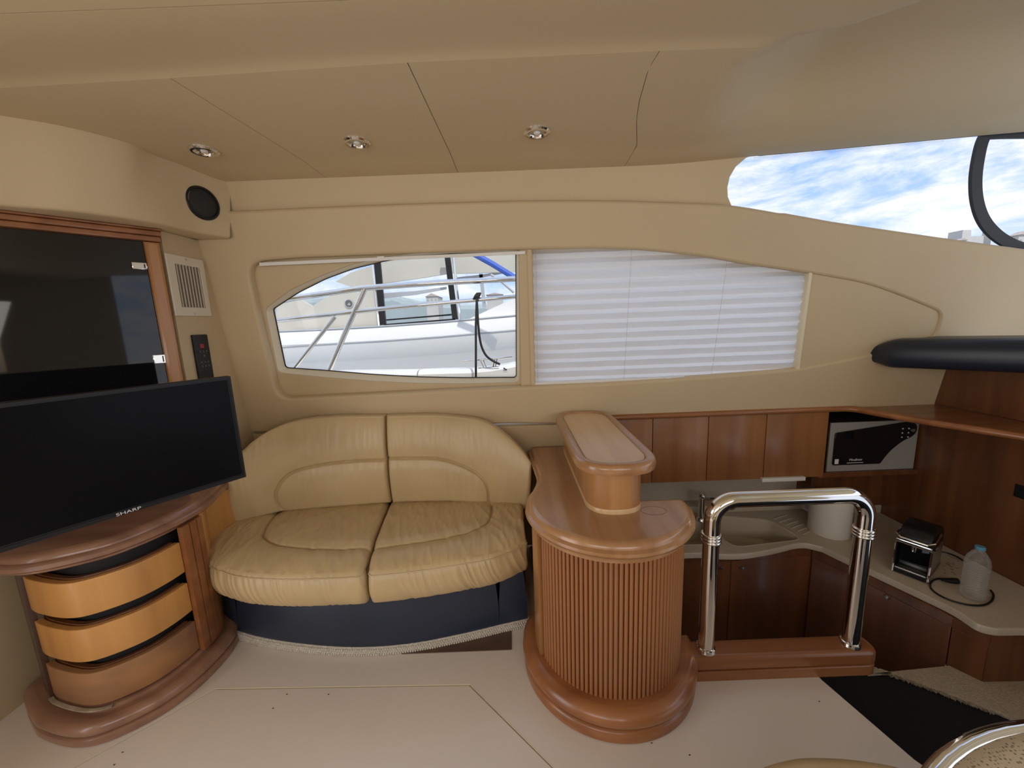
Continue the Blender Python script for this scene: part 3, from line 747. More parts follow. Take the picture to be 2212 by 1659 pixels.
# backrest
lab_top = [(492, 1000, 1.80), (527, 972, 1.82), (545, 955, 1.84), (580, 932, 1.88), (636, 911, 1.93), (720, 901, 1.98), (826, 899, 2.0), (929, 897, 2.0), (999, 902, 1.99), (1052, 914, 1.97), (1097, 944, 1.94), (1132, 978, 1.91), (1149, 1004, 1.89)]
lab_bot = [(505, 1130, 1.80), (560, 1110, 1.85), (615, 1098, 1.89), (700, 1088, 1.92), (845, 1074, 1.945), (950, 1078, 1.94), (1055, 1085, 1.925), (1087, 1092, 1.91), (1140, 1096, 1.89)]
topc = rs2(smooth([tuple(P(a, b_, y=c)) for a, b_, c in lab_top], 6), 10) if False else None
def rs3(p, n):
    p = np.array(p); s = np.r_[0, np.cumsum(np.linalg.norm(np.diff(p, axis=0), axis=1))]; t = np.linspace(0, s[-1], n); return np.stack([np.interp(t, s, p[:, k]) for k in range(3)], 1)
topc = rs3(smooth([tuple(P(a, b_, y=c)) for a, b_, c in lab_top], 8), 300)
botc = rs3(smooth([tuple(P(a, b_, y=c)) for a, b_, c in lab_bot], 8), 300); botc[:, 2] = np.minimum(botc[:, 2], .468); botc[:, 2] -= .012
tt0 = float(np.interp(P(832, 900, y=2.0)[0], topc[:, 0], np.linspace(0, 1, 300))); tb0 = float(np.interp(P(845, 1074, y=1.945)[0], botc[:, 0], np.linspace(0, 1, 300)))
def yat(x): return float(np.interp(x, botc[:, 0], botc[:, 1])) + .02
bL = smooth([tuple(P(a, b_, y=y_)) for a, b_, y_ in ((613, 1096, 1.90), (606, 1078, 1.90), (608, 1056, 1.91), (622, 1030, 1.92), (650, 1010, 1.94), (706, 998, 1.955), (770, 993, 1.96), (836, 991, 1.965))], 6)
bR = smooth([tuple(P(a, b_, y=y_)) for a, b_, y_ in ((838, 988, 1.965), (890, 988, 1.965), (947, 989, 1.96), (999, 1003, 1.955), (1036, 1024, 1.95), (1053, 1050, 1.94), (1056, 1082, 1.93))], 6)
def back_half(a0, a1, b0, b1, seam, seed, sides, nu=150, nv=90):
    def fn(u, w):
        T_ = arc_at(topc, a0 + (a1 - a0) * u); B = arc_at(botc, b0 + (b1 - b0) * u); q = B * (1 - w) + T_ * w
        bulge = .028 * math.sin(PI * min(1, w * 1.02)) ** .7
        return (q[0], q[1] - bulge, q[2])
    g = grid_surf(fn, nu, nv); n = normals(g)
    if n[nu // 2, nv // 2, 1] > 0: n = -n
    d = seg_dist(g * np.array([1, 0, 1]), [np.array(s_) * np.array([1, 0, 1]) for s_ in seam])
    disp = -.012 * np.exp(-(d / .0055) ** 2) + .008 * (1 - np.exp(-(d / .035) ** 2))
    for i in range(nu + 1):
        for j in range(nv + 1):
            x, y, z = g[i, j]
            a = .5 + 1.4 * max(0, noise.noise(Vector((x * 2.6 + seed, 0, 0))))
            disp[i, j] += .0028 * a * (.25 - abs(noise.noise(Vector((x * 30, z * 5, seed)))) * 1.5) + .003 * noise.noise(Vector((x * 6, z * 6, seed)))
    g2 = g + n * (disp - edge_round(g, .022, .022, sides))[..., None]
    return g2, g
def close_back(g2, dy=.085):
    # returns cushion with top surface going back toward the wall
    nu, nv = g2.shape[:2]; bm = bmesh.new()
    ext = []
    for k, (dyy, dz) in enumerate(((.010, .0035), (.03, .004), (.055, .001), (dy, -.014))):
        e = g2[:, -1].copy(); e[:, 1] += dyy; e[:, 2] += dz; ext.append(e)
    g3 = np.concatenate([g2] + [e[:, None, :] for e in ext], axis=1)
    V = [[bm.verts.new(g3[i, j]) for j in range(g3.shape[1])] for i in range(nu)]
    for i in range(nu - 1):
        for j in range(g3.shape[1] - 1): bm.faces.new((V[i][j], V[i + 1][j], V[i + 1][j + 1], V[i][j + 1]))
    lb = []
    for i in range(nu):
        v = g2[i, 0].copy(); v[1] = g3[i, -1, 1]; lb.append(bm.verts.new(v))
    for i in range(nu - 1):
        bm.faces.new((V[i][-1], V[i + 1][-1], lb[i + 1], lb[i])); bm.faces.new((V[i][0], V[i + 1][0], lb[i + 1], lb[i]))
    for i in (0, nu - 1): bm.faces.new([V[i][j] for j in range(g3.shape[1])] + [lb[i]])
    return recalc(bm)
for nm, a, seam, lab in (('L', (0, tt0 - GAP, 0, tb0 - GAP), bL, 'left back cushion'), ('R', (tt0 + GAP, 1, tb0 + GAP, 1), bR, 'right back cushion')):
    g2, g0 = back_half(*a, seam, 2.2 if nm == 'L' else 6.1, (True, True, True, False), 260, 150)
    bc = tag(obj('back_cushion', close_back(g2), leather, sofa, sharp=70), lab)
    path = [g2[i, -1] + np.array([0, -.0015, -.0005]) for i in range(3, g2.shape[0] - 3, 2)]
    obj('piping', tube(path, .0022, 6), leather, bc)
# navy base and carpet skirt
skirtm = mat('pale_loop_carpet', (.74, .68, .58), .95, bump=.9, bscale=160, var=.3, vscale=120, bdist=.004)
nb = [P(*q, z=.03)[:2] for q in ((476, 1325), (490, 1349), (515, 1365), (580, 1382), (685, 1396), (790, 1400), (895, 1391), (999, 1371), (1083, 1351), (1140, 1338))]
nb = [(-1.43, 1.80)] + [tuple(q) for q in nb]
nb = [tuple(q) for q in rs2(smooth(nb, 8), 90)]; xs = [q[0] for q in nb]
def base_seg(i0, i1, nm, lab=None, z0=.03, z1=.285, prof=None, m=navy, dr=.012):
    seg = nb[i0:i1 + 1]; loop = seg + [(seg[-1][0], 1.93), (seg[0][0], 1.93)]
    b = loft(bmesh.new(), [loop], prof or [(-.004, z0), (-.001, z0 + .005), (0, z0 + .015), (-.002, z0 + .12), (-.012, z1 - .02), (-.02, z1)], XY)
    return obj(nm, b, m, sofa)
xr = P(1083, 1352, z=.03)[0]; xl = P(519, 1363, z=.03)[0]
ir = min(range(90), key=lambda i: abs(xs[i] - xr)); il = min(range(90), key=lambda i: abs(xs[i] - xl))
base_seg(0, il, 'base_panel'); base_seg(il, ir, 'base_panel'); base_seg(ir, 89, 'base_panel')
sk = nb[8:]; 
loop = sk + [(sk[-1][0], 1.9), (sk[0][0], 1.9)]
obj('carpet_skirt', loft(bmesh.new(), [loop], [(.002, 0.001), (.008, .008), (.008, .030), (0, .034)], XY), skirtm, sofa)
b = bmesh.new(); random.seed(11)
def loopy(x, y, z, r): bmesh.ops.create_icosphere(b, subdivisions=1, radius=r, matrix=Matrix.Translation((x, y, z)))
acc = rs2(sk, 150)
for i in range(149):
    t_ = acc[i + 1] - acc[i]; t_ = t_ / np.linalg.norm(t_); nn = np.array([t_[1], -t_[0]])
    for k in range(3):
        q = acc[i] + nn * (.009 + .001 * random.random()) + t_ * (.005 if k % 2 else 0); loopy(q[0], q[1], .006 + .011 * k, .0052)
    if random.random() < .5 and acc[i][0] < -.25:
        q = acc[i] + nn * .008; tube([(q[0], q[1], .004), (q[0] + nn[0] * .01 + random.uniform(-.006, .006), q[1] + nn[1] * random.uniform(.004, .014), .0025)], .0008, 3, bm=b, cap=False)
tag(obj('carpet_loops', b, skirtm, sofa), kind='stuff')

# ================================================================== BAR COLUMN
CX0, CY0 = .348, 1.40
def col_loop(R, back=True, cy=CY0, sl=.02):
    """round front, curved neck at the left running to the side wall"""
    d = R - .315; p = []
    p += [(CX0 + R * math.cos(a), cy + R * math.sin(a)) for a in np.linspace(-.13, -PI, 60)]
    left = smooth([(CX0 - R, cy), (CX0 - R + .012, cy + .09), (.085 - d * .6, 1.57), (.108 - d * .6, 1.68), (.103 - d * .6, 1.80), (.092 - d * .6, 1.95), (.088 - d * .6, 2.06)], 6)
    p += left[1:]
    p += [(.475, 2.06), (.475, cy - .012), (CX0 + R - .003, cy - .012)]
    return p[::-1]
col = thing('bar_column', (CX0, 1.5, 0), 'rounded reddish wooden bar column with ribbed tambour front beside the sofa', 'bar counter')
bl_ = col_loop(.315)
# base mouldings
obj('base_moulding', loft(bmesh.new(), [col_loop(.330)], [(0.002, 0.0005), (.008, .004), (.009, .034), (.004, .042), (-.006, .046), (-.018, .048)], XY), ch_x, col)
obj('base_moulding', loft(bmesh.new(), [col_loop(.330)], [(-.018, .048), (-.006, .052), (.006, .057), (.013, .067), (.014, .080), (.009, .093), (-.002, .103), (-.016, .109), (-.026, .110)], XY), ch_x, col)
RB = .285
obj('body', loft(bmesh.new(), [col_loop(RB - .012)], [(0, .10), (0, .665)], XY), ch_dark, col)
# counter top
obj('counter_top', loft(bmesh.new(), [col_loop(.29)], [(-.01, .628), (0.004, .630), (.004, .640), (.010, .650), (.022, .656), (.026, .664), (.024, .673), (.012, .679), (.010, .686), (.006, .694), (-.004, .699), (-.012, .7)], XY), ch_y, col)
# ring mark left by a glass, slightly recessed veneer cut
rp = P(1412, 1103, z=.7)
obj('veneer_ring', tube([(rp[0] + .045 * math.cos(a), rp[1] + .032 * math.sin(a), .7002) for a in np.linspace(0, 2 * PI, 40)[:-1]], .0006, 4, closed=True), ch_dark, col)
# tambour slats
a0, a1 = math.radians(-174), math.radians(-8)
NS = 46; sl_me = None
stile_r = RB + .004
for k in range(NS):
    a = math.radians(-158) + (math.radians(-6) - math.radians(-158)) * k / (NS - 1)
    x = CX0 + (RB - .009) * math.cos(a); y = CY0 + (RB - .009) * math.sin(a)
    if sl_me is None:
        sl_me = lathe([(0, .106), (.0067, .106), (.0067, .640), (0, .640)], (0, 0, 0), 10)
        o = obj('slat', sl_me, ch_slat, col); sl_me = o.data; o.data.transform(Matrix.Translation(ORG[col.name])); o.location = Vector((x, y, 0)) - ORG[col.name]
    else:
        o = bpy.data.objects.new('slat', sl_me); C.objects.link(o); o.parent = col; o.location = Vector((x, y, 0)) - ORG[col.name]
# plain door stile on the left and recess edge
st = [(CX0 + (RB + .006) * math.cos(a), CY0 + (RB + .006) * math.sin(a)) for a in np.linspace(math.radians(-183), math.radians(-162), 14)]
st2 = [(CX0 + (RB - .02) * math.cos(a), CY0 + (RB - .02) * math.sin(a)) for a in np.linspace(math.radians(-162), math.radians(-183), 14)]
obj('stile', slab(st + st2, .105, .640, .002), ch_col, col)
lf = col_loop(RB + .004)
ll = [q for q in lf if q[0] < CX0 - .1 and q[1] > CY0 + .0]
obj('side_panel', slab(sorted(ll, key=lambda q: -q[1]) + [(q[0] + .02, q[1]) for q in sorted(ll, key=lambda q: q[1])], .105, .640, .001), ch_col, col)
obj('galley_panel', bx((.475, 1.405, -.7), (.49, 2.44, .64)), ch_dark, col)
# raised bar on the column
def stadium(x0, x1, y0, y1, n=14, r=None):
    w = (x1 - x0) / 2; r = r or w; return rounded([(x0, y0), (x1, y0), (x1, y1), (x0, y1)], r * .98, n)
obj('pedestal', loft(bmesh.new(), [stadium(.262, .468, 1.285, 2.055)], [(0, .70), (0, .712), (0.0, .714), (0, .862)], XY), ch_col, col)
obj('pedestal_foot', loft(bmesh.new(), [stadium(.262, .468, 1.285, 2.055)], [(.0015, .70), (.0015, .716), (.0, .718)], XY), inlay, col)
BO = stadium(.218, .517, 1.235, 2.055, 16)
BI = offset_loop(BO, -.042 if area2(BO) > 0 else .042)
obj('bar_rim', loft(bmesh.new(), [BO, BI], [(-.012, .862), (-.003, .865), (0, .874), (0, .886), (-.003, .896), (-.010, .902), (-.018, .9035), (-.021, .9035)], XY), ch_y, col)
obj('bar_inlay', loft(bmesh.new(), [offset_loop(BO, -.040 if area2(BO) > 0 else .040)], [(0, .866), (0, .8965)], XY), inlay, col)

# ================================================================== HANDRAIL
pr = rounded([(.60, 1.275), (1.372, 1.275), (1.372, 1.365), (.60, 1.365)], [0, .05, .03, 0], 8)
plinth = tag(obj('rail_plinth', loft(bmesh.new(), [pr], [(0, 0), (0, .038), (-.003, .041), (-.011, .042), (-.011, .047), (-.003, .048), (0, .051), (0, .088), (-.003, .095), (-.010, .099), (-.02, .1)], XY), ch_x), 'long low reddish wooden plinth with a groove, under the chrome handrail', 'plinth')
hr2 = thing('handrail', (1.0, 1.32, .1), 'polished chrome tube handrail shaped as an upside-down U on the wooden plinth', 'handrail')
xl_, xr_ = .722, 1.292; zt2 = .722; rad = .082; ry = 1.322
path = [(xl_, ry, .102), (xl_, ry, .3), (xl_, ry, zt2 - rad)]
path += [(xl_ + rad - rad * math.cos(a), ry, zt2 - rad + rad * math.sin(a)) for a in np.linspace(.1, PI / 2, 12)]
path += [(xr_ - rad + rad * math.sin(a), ry, zt2 - rad + rad * math.cos(a)) for a in np.linspace(0, PI / 2 - .1, 12)]
path += [(xr_, ry, zt2 - rad), (xr_, ry, .3), (xr_, ry, .102)]
obj('tube', tube(path, .029, 28), chrome, hr2, sharp=60)
for x in (xl_, xr_):
    obj('foot_flange', lathe([(.029, .014), (.034, .012), (.036, .005), (.037, .0), (.029, 0)], (x, ry, .1), 32), chrome, hr2)
    for dz in (-.012, 0, .012):
        obj('collar_ring', tube([(x + .031 * math.cos(a), ry + .031 * math.sin(a), .575 + dz) for a in np.linspace(0, 2 * PI, 33)[:-1]], .0052, 10, closed=True), chrome, hr2)

# ================================================================== DRAWER CHEST + TV
ch_px = [(58, 1540), (75, 1580), (100, 1602), (165, 1618), (240, 1602), (350, 1547), (430, 1487), (490, 1425), (515, 1385)]
co_ = [tuple(P(*q, z=0)[:2]) for q in ch_px]
frontc = smooth([(-1.93, 1.33), (-1.91, 1.27)] + co_[1:] + [(-1.36, 1.66)], 8)
def chest_loop(d=0):
    l = frontc + [(-1.36, 1.66), (-1.44, 1.80), (-1.44, 1.84), (-1.94, 1.84)]
    l = frontc + [(-1.442, 1.84), (-1.95, 1.84)]
    return offset_loop(l if area2(l) > 0 else l[::-1], d)
chest = thing('drawer_chest', (-1.55, 1.5, 0), 'curved wooden chest with three honey drawers and dark moulded top below the television', 'chest of drawers')
CHL = chest_loop(0)
obj('plinth', loft(bmesh.new(), [CHL], [(-.004, .001), (0, .005), (.0, .028), (-.005, .033), (-.014, .035), (-.014, .039), (-.004, .041), (0, .048), (0, .062), (-.008, .074), (-.02, .079), (-.03, .08)], XY), worn, chest)
obj('plinth_step', loft(bmesh.new(), [chest_loop(-.055)], [(0, .08), (0, .086), (-.006, .092), (-.02, .094)], XY), worn, chest)
obj('carcass', loft(bmesh.new(), [chest_loop(-.11)], [(0, .09), (0, .66)], XY), blackm, chest)
# top
tp_px = [(50, 1233), (150, 1214), (250, 1187), (350, 1147), (420, 1111), (460, 1082), (492, 1050)]
tpc = [tuple(P(*q, z=.665)[:2]) for q in [(-80, 1225), (-20, 1235)] + tp_px]
tl = smooth(tpc, 8); tl = tl + [(-1.445, 1.88), (-2.0, 1.88), (-2.0, tl[0][1] + .02)]
tl = tl if area2(tl) > 0 else tl[::-1]
obj('top', loft(bmesh.new(), [tl], [(-.03, .636), (-.022, .637), (-.019, .642), (-.020, .647), (-.008, .650), (0, .658), (.0, .672), (-.006, .678), (-.016, .680), (-.017, .685), (-.022, .694), (-.032, .700), (-.045, .702)], XY), worn, chest)
# drawers: curved fronts
body = chest_loop(-.060); bd = [q for q in body]
def by_px(pxa, pxb, z, d):
    """slice of the curved body outline between two sight lines"""
    out = []
    for q in chest_loop(d):
        v = np.array([q[0], q[1], z]) - EYE; dz = v @ FW
        if dz <= .1: continue
        px = 1106 + FPX * (v @ RT) / dz
        if q[1] < 1.75 and pxa <= px <= pxb: out.append(q)
    return sorted(out, key=lambda q: q[0] * 1 + q[1] * .6)
def dens(l, n=60): return [tuple(q) for q in rs2(l, n)]
fr = dens(frontc, 420)
def curve_off(d):
    l = [(-1.95, 1.84)] + fr + [(-1.442, 1.84)]
    l2 = offset_loop(l, d if area2(l) > 0 else -d); return np.array(l2[1:-1])
def px_of(q, z):
    v = np.array([q[0], q[1], z]) - EYE; return 1106 + FPX * (v @ RT) / (v @ FW)
base_c = curve_off(-.058)
iL = next(i for i, q in enumerate(base_c) if px_of(q, .12) > 112 and i > 30)
iR = next(i for i, q in enumerate(base_c) if px_of(q, .12) > 432 and i > 30)
iR2 = next(i for i, q in enumerate(base_c) if px_of(q, .12) > 468 and i > 30)
def front_piece(i0, i1, d0, d1, z0, z1, m, nm, par, bev=.003):
    a = [tuple(q) for q in curve_off(d0)[i0:i1 + 1]]; c = [tuple(q) for q in curve_off(d1)[i0:i1 + 1]][::-1]
    return obj(nm, slab(a + c, z0, z1, bev), m, par)
zs = [(.105, .235), (.282, .408), (.455, .585)]
shaded_soiled = wood('shaded_soiled_honey', (.46, .22, .075), (.20, .10, .06), rough=.5, scale=2.2, coat=.05, axis='x')  # bottom drawer's shade and dirt painted in as browner honey
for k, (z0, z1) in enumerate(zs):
    m = honey if k else shaded_soiled
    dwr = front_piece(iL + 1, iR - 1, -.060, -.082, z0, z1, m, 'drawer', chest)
    front_piece(iL + 3, iR - 3, -.084, -.10, z1 - .02, z1 + .004, ch_dark, 'drawer_lip', dwr, .002)
dirt = mat('pale_dust', (.50, .40, .29), .9, var=.5, vscale=14, bump=.3, bscale=80)
front_piece(iL + 1, iL + (iR - iL) // 2, -.045, -.058, .094, .098, dirt, 'dust_line', chest, .001)
# right reeded stile, left dark stile
n4 = 3
for k in range(n4):
    ia = iR + int((iR2 - iR) * k / n4); ib = iR + int((iR2 - iR) * (k + 1) / n4)
    ib = max(ib - 2, ia + 2)
    front_piece(ia, ib, -.040, -.062, .094, .645, ch_x, 'reed', chest, .003)
front_piece(max(0, iL - 72), iL - 1, -.052, -.070, .081, .645, walnut, 'left_stile', chest, .002)
sp = [tuple(q) for q in curve_off(-.052)[iR2 + 2:]]
obj('side_panel', slab(sp + [(-1.40, 1.86), (-1.43, 1.86)] + [(q[0] - .02, q[1]) for q in sp[::-1]], .081, .645, .001), honey, chest)

# ---- television
tv = thing('television', (-1.2, 1.15, .9), 'large flat black television on a swing arm in front of the glass cabinet', 'television')
TR = P(515, 920, y=1.30); k1 = 1.30
tr_t, tr_b = P(497, 812, y=1.30), P(533, 1030, y=1.30)
TR0 = (tr_t + tr_b) / 2; zb_, zt3 = tr_b[2], tr_t[2]
def left_pt(yy): return P(0, 1195, y=yy)
yl = 1.30
for it in range(400):   # depth at which the screen's lower edge leaves the frame at the same height
    yl -= .002
    if left_pt(yl)[2] >= zb_ : break
TL = left_pt(yl); tu = Vector((TL[0] - TR0[0], TL[1] - TR0[1], 0)).normalized()
tn = Vector((tu.y, -tu.x, 0)); 
if tn.dot(Vector((1, -1, 0))) < 0: tn = -tn
TVF = (Vector((TR0[0], TR0[1], 0)), tu, Vector((0, 0, 1)), tn)
hh = zt3 - zb_; 
def tvf(px, py):
    o = TVF[0]; r = Vector(ray(px, py)); t = (o - Vector(EYE)).dot(tn) / r.dot(tn); q = Vector(EYE) + r * t - o; return (q.dot(tu), q.z)
lg = tvf(278, 1105); TW = lg[0] * 2
obj('casing', slab(rounded([(0, zb_), (TW, zb_), (TW, zt3), (0, zt3)], .004, 3), -.028, 0, .003, TVF), black, tv)
obj('screen', slab([(.012, zb_ + .016), (TW - .012, zb_ + .016), (TW - .012, zt3 - .012), (.012, zt3 - .012)], -.001, .0012, .0005, TVF), screen, tv)
obj('bezel_lip', loft(bmesh.new(), [[(.0, zb_), (TW, zb_), (TW, zt3), (0, zt3)], [(.009, zb_ + .013), (TW - .009, zb_ + .013), (TW - .009, zt3 - .009), (.009, zt3 - .009)]], [(-.001, 0), (-.001, .002)], TVF), black, tv)
lp = TVF[0] + tu * lg[0] + Vector((0, 0, zb_ + .0065)) + tn * .0025
tmx = text_mesh('SHARP', .0125, lp, -tu, (0, 0, 1)); tmx.transform(Matrix.Translation(-lp)); 
S = Matrix.Scale(1.45, 4, tu); tmx.transform(S); tmx.transform(Matrix.Translation(lp))
obj('maker_lettering', tmx, printw, tv)
mc = TVF[0] + tu * (TW / 2) + Vector((0, 0, (zb_ + zt3) / 2))
obj('swing_arm', tube([mc - tn * .028, mc - tn * .12, Vector((-1.66, 1.5, mc.z)), Vector((-1.655, 1.50, mc.z))], .016, 10), black, tv)
b = bmesh.new(); obj('back_housing', slab([(TW * .2, zb_ + .05), (TW * .8, zb_ + .05), (TW * .8, zt3 - .08), (TW * .2, zt3 - .08)], -.06, -.028, .01, TVF), black, tv)

# ================================================================== GALLEY
GC = .10; XF = 2.33
# upper cabinets (back wall z .43-.83)
UY = 2.125
uc_lab = ['narrow cherry wall cupboard door right behind the raised bar top', 'cherry wall cupboard above the faucet, left of the wider pair', 'cherry wall cupboard in the middle of the galley row', 'cherry wall cupboard next to the microwave']
UY = 2.085
edges = [.50] + [P(q, 980, y=UY)[0] for q in (1409, 1528, 1651.5, 1783)]
for k in range(4):
    x0, x1 = edges[k], edges[k + 1]
    t_ = thing('wall_cupboard', ((x0 + x1) / 2, 2.2, .43), uc_lab[k], 'cupboard', 'wall cupboards above the galley sink')
    obj('carcass', bx((x0 + .0, UY + .018, P(1550, 1030, y=UY)[2]), (x1 - .0, 2.46, .835)), ch_dark, t_)
    u0_, u1_ = x0 + .002, x1 - .002
    obj('door', bx((u0_, UY, P(1550, 1038, y=UY)[2]), (u1_, UY + .018, .834), .0015), ch_mid, t_)
# rail with rounded nose along the top of the cupboards, then along the forward bulkhead
rl = [PW(1335, 897)[:2], PW(1500, 892)[:2], PW(1700, 886)[:2], PW(1810, 882)[:2]]
railp = [(.52, 2.055), (1.0, 2.055), (1.5, 2.055), (1.76, 2.055)] + [tuple(P(*q, z=.855)[:2]) for q in ((1845, 884), (1900, 894), (2000, 911), (2212, 944), (2500, 985))]
rr_ = [tuple(q) for q in rs2(smooth(railp, 6), 70)]
loop = rr_ + [(2.45, .9), (2.45, 2.2), (.52, 2.2)]
loop = loop if area2(loop) > 0 else loop[::-1]
trim = thing('trim_2', (1.5, 2.1, .85), kind='structure')
obj('fiddle_shelf', loft(bmesh.new(), [loop], [(-.02, .836), (-.004, .838), (.004, .845), (.006, .853), (.003, .862), (-.006, .868), (-.020, .868), (-.024, .860), (-.04, .858)], XY), ch_x, trim)
# forward bulkhead wood
wr = thing('wall_right', (2.35, 1.6, 0), kind='structure')
obj('forward_panel', bx((XF, .6, -.2), (XF + .04, 2.5, .84)), ch_dark, wr)
obj('forward_panel', bx((XF + .0, .6, .86), (XF + .04, 2.10, 1.14)), ch_dark, wr)
obj('back_panel', bx((1.735, 2.48, .0), (XF, 2.5, .84)), ch_dark, wr)
# niche for the microwave: floor, sides and infill panel beneath
obj('niche_floor', bx((1.775, 2.105, .435), (XF, 2.48, .462)), ch_dark, wr)
obj('niche_side', bx((1.758, 2.10, .435), (1.778, 2.48, .835)), ch_mid, wr)
obj('niche_back', bx((1.778, 2.46, .462), (XF, 2.48, .835)), blackm, wr)
obj('forward_panel', bx((1.90, 2.30, .10), (XF, 2.33, .436)), ch_dark, wr)
obj('niche_top', bx((1.60, 2.12, .838), (XF + .03, 2.50, .856)), ch_dark, wr)
obj('switch', bx((XF - .008, P(2206, 1062, x=XF)[1] - .03, P(2206, 1062, x=XF)[2] - .03), (XF, P(2206, 1062, x=XF)[1] + .02, P(2206, 1062, x=XF)[2] + .03), .003), black, wr)
# microwave
mwv = thing('microwave', (2.06, 2.3, .463), 'silver microwave oven with black curved-corner door in the wooden niche', 'microwave')
MX0, MX1, MZ0, MZ1, MY = 1.812, 2.318, .463, .757, 2.118
obj('casing', bx((MX0, MY + .008, MZ0), (MX1, MY + .30, MZ1), .004), steel, mwv)
FM = (Vector((MX0, MY, MZ0)), Vector((1, 0, 0)), Vector((0, 0, 1)), Vector((0, -1, 0)))
mw, mh = MX1 - MX0, MZ1 - MZ0
obj('front_frame', slab([(0, 0), (mw, 0), (mw, mh), (0, mh)], -.012, 0, .003, FM), mat('silver_plastic', (.42, .40, .36), .4, .3), mwv)
dl_ = smooth([(.03, .20 * mh), (.025, .75 * mh), (.035, .80 * mh)], 4)
door = rounded([(.024, .14 * mh), (.30, .14 * mh), (.318, .24 * mh), (.35, .40 * mh), (.41, .58 * mh), (.47, .68 * mh), (.49, .78 * mh), (.485, .93 * mh), (.43, .975 * mh), (.024, .80 * mh)], [.012, .01, .03, .03, .03, .03, .03, .03, .04, .012], 5)
obj('door', slab(door, 0, .008, .002, FM), glassblk, mwv)
for i in range(3):
    for j in range(2):
        obj('button', lathe([(.004, .008), (.0035, .0105), (0, .011)], (MX0 + .405 + j * .035, MY, MZ0 + mh * (.84 - i * .085)), 12, (0, -1, 0)), white, mwv)
obj('dial', lathe([(.011, .008), (.010, .013), (0, .014)], (MX0 + .465, MY, MZ0 + mh * .80), 20, (0, -1, 0)), steel, mwv)
obj('maker_lettering', text_mesh('Moulinex', .020, (MX0 + .155, MY - .0085, MZ0 + mh * .245), (1, 0, 0), (0, 0, 1)), printw, mwv)
obj('small_print', bx((MX0 + .105, MY - .0088, MZ0 + mh * .178), (MX0 + .200, MY - .0080, MZ0 + mh * .188)), printw, mwv)
obj('white_sticker', bx((MX0 + .034, MY - .0088, MZ0 + mh * .17), (MX0 + .056, MY - .0080, MZ0 + mh * .27)), printw, mwv)

# counter
cl = [(.50, 1.93), (.98, 1.937), (1.10, 1.918), (1.22, 1.912), (1.34, 1.93), (1.45, 1.955), (1.56, 1.985), (1.63, 1.985), (1.685, 1.945)]
cl = [tuple(q) for q in smooth(cl, 5)] + rounded([(1.70, 1.90)] + [tuple(P(*q, z=.085)[:2]) for q in ((2060, 1321), (2112, 1357), (2150, 1366), (2212, 1365))] + [(2.33, 1.31)], [.0, .05, .03, .04, 0, 0], 6)
cl += [(2.33, 2.33), (1.90, 2.33), (1.90, 2.45), (.50, 2.45)]
cl = cl if area2(cl) > 0 else cl[::-1]
basin = [tuple(P(*q, z=GC)[:2]) for q in ((1731, 1164), (1590, 1181), (1560, 1163), (1548, 1113), (1661, 1123))]
basin = rounded(basin, .05, 6)
basin2 = rounded([(.86, 2.02), (1.12, 2.02), (1.20, 2.30), (.86, 2.30)], .04, 5)
counter = tag(obj('galley_worktop', loft(bmesh.new(), [cl, basin, basin2], [(-.004, GC - .035), (0, GC - .031), (0, GC - .006), (-.003, GC - .001), (-.008, GC)], XY), corian), 'speckled cream galley worktop with bull-nosed edge running round the corner', 'worktop')
def basin_obj(lp, z, depth, nm, lab):
    lp = lp if area2(lp) > 0 else lp[::-1]
    b = loft(bmesh.new(), [lp], [(.010, z + .0002), (.006, z + .002), (-.002, z - .002), (-.006, z - .02), (-.012, z - depth + .02), (-.035, z - depth)], XY, caps=(False, True))
    return tag(obj(nm, b, corian), lab, 'sink')
s1 = basin_obj(basin, GC, .15, 'sink_basin', 'large cream moulded sink basin seen through the chrome handrail')
s2 = basin_obj(basin2, GC, .13, 'sink_basin', 'small cream sink basin half hidden behind the ribbed column')
# drain grooves
for k in range(6):
    a = P(1670 + k * 13, 1122 + k * 6.5, z=GC); c = P(1700 + k * 11.5, 1113 + k * 6.5, z=GC)
    obj('drain_ridge', tube([tuple(a + np.array([0, 0, .001])), tuple((a + c) / 2 + np.array([0, 0, .0025])), tuple(c + np.array([0, 0, .001]))], .0035, 6), corian, counter)
# backsplash behind the counter
obj('backsplash', bx((.5, 2.45, GC - .0), (1.90, 2.475, .44)), corian, counter)
obj('backsplash_ledge', bx((.5, 2.36, GC), (1.90, 2.45, GC + .05), .008), corian, counter)
obj('upstand', bx((1.90, 2.285, GC), (2.33, 2.30, GC + .05), .004), corian, counter)
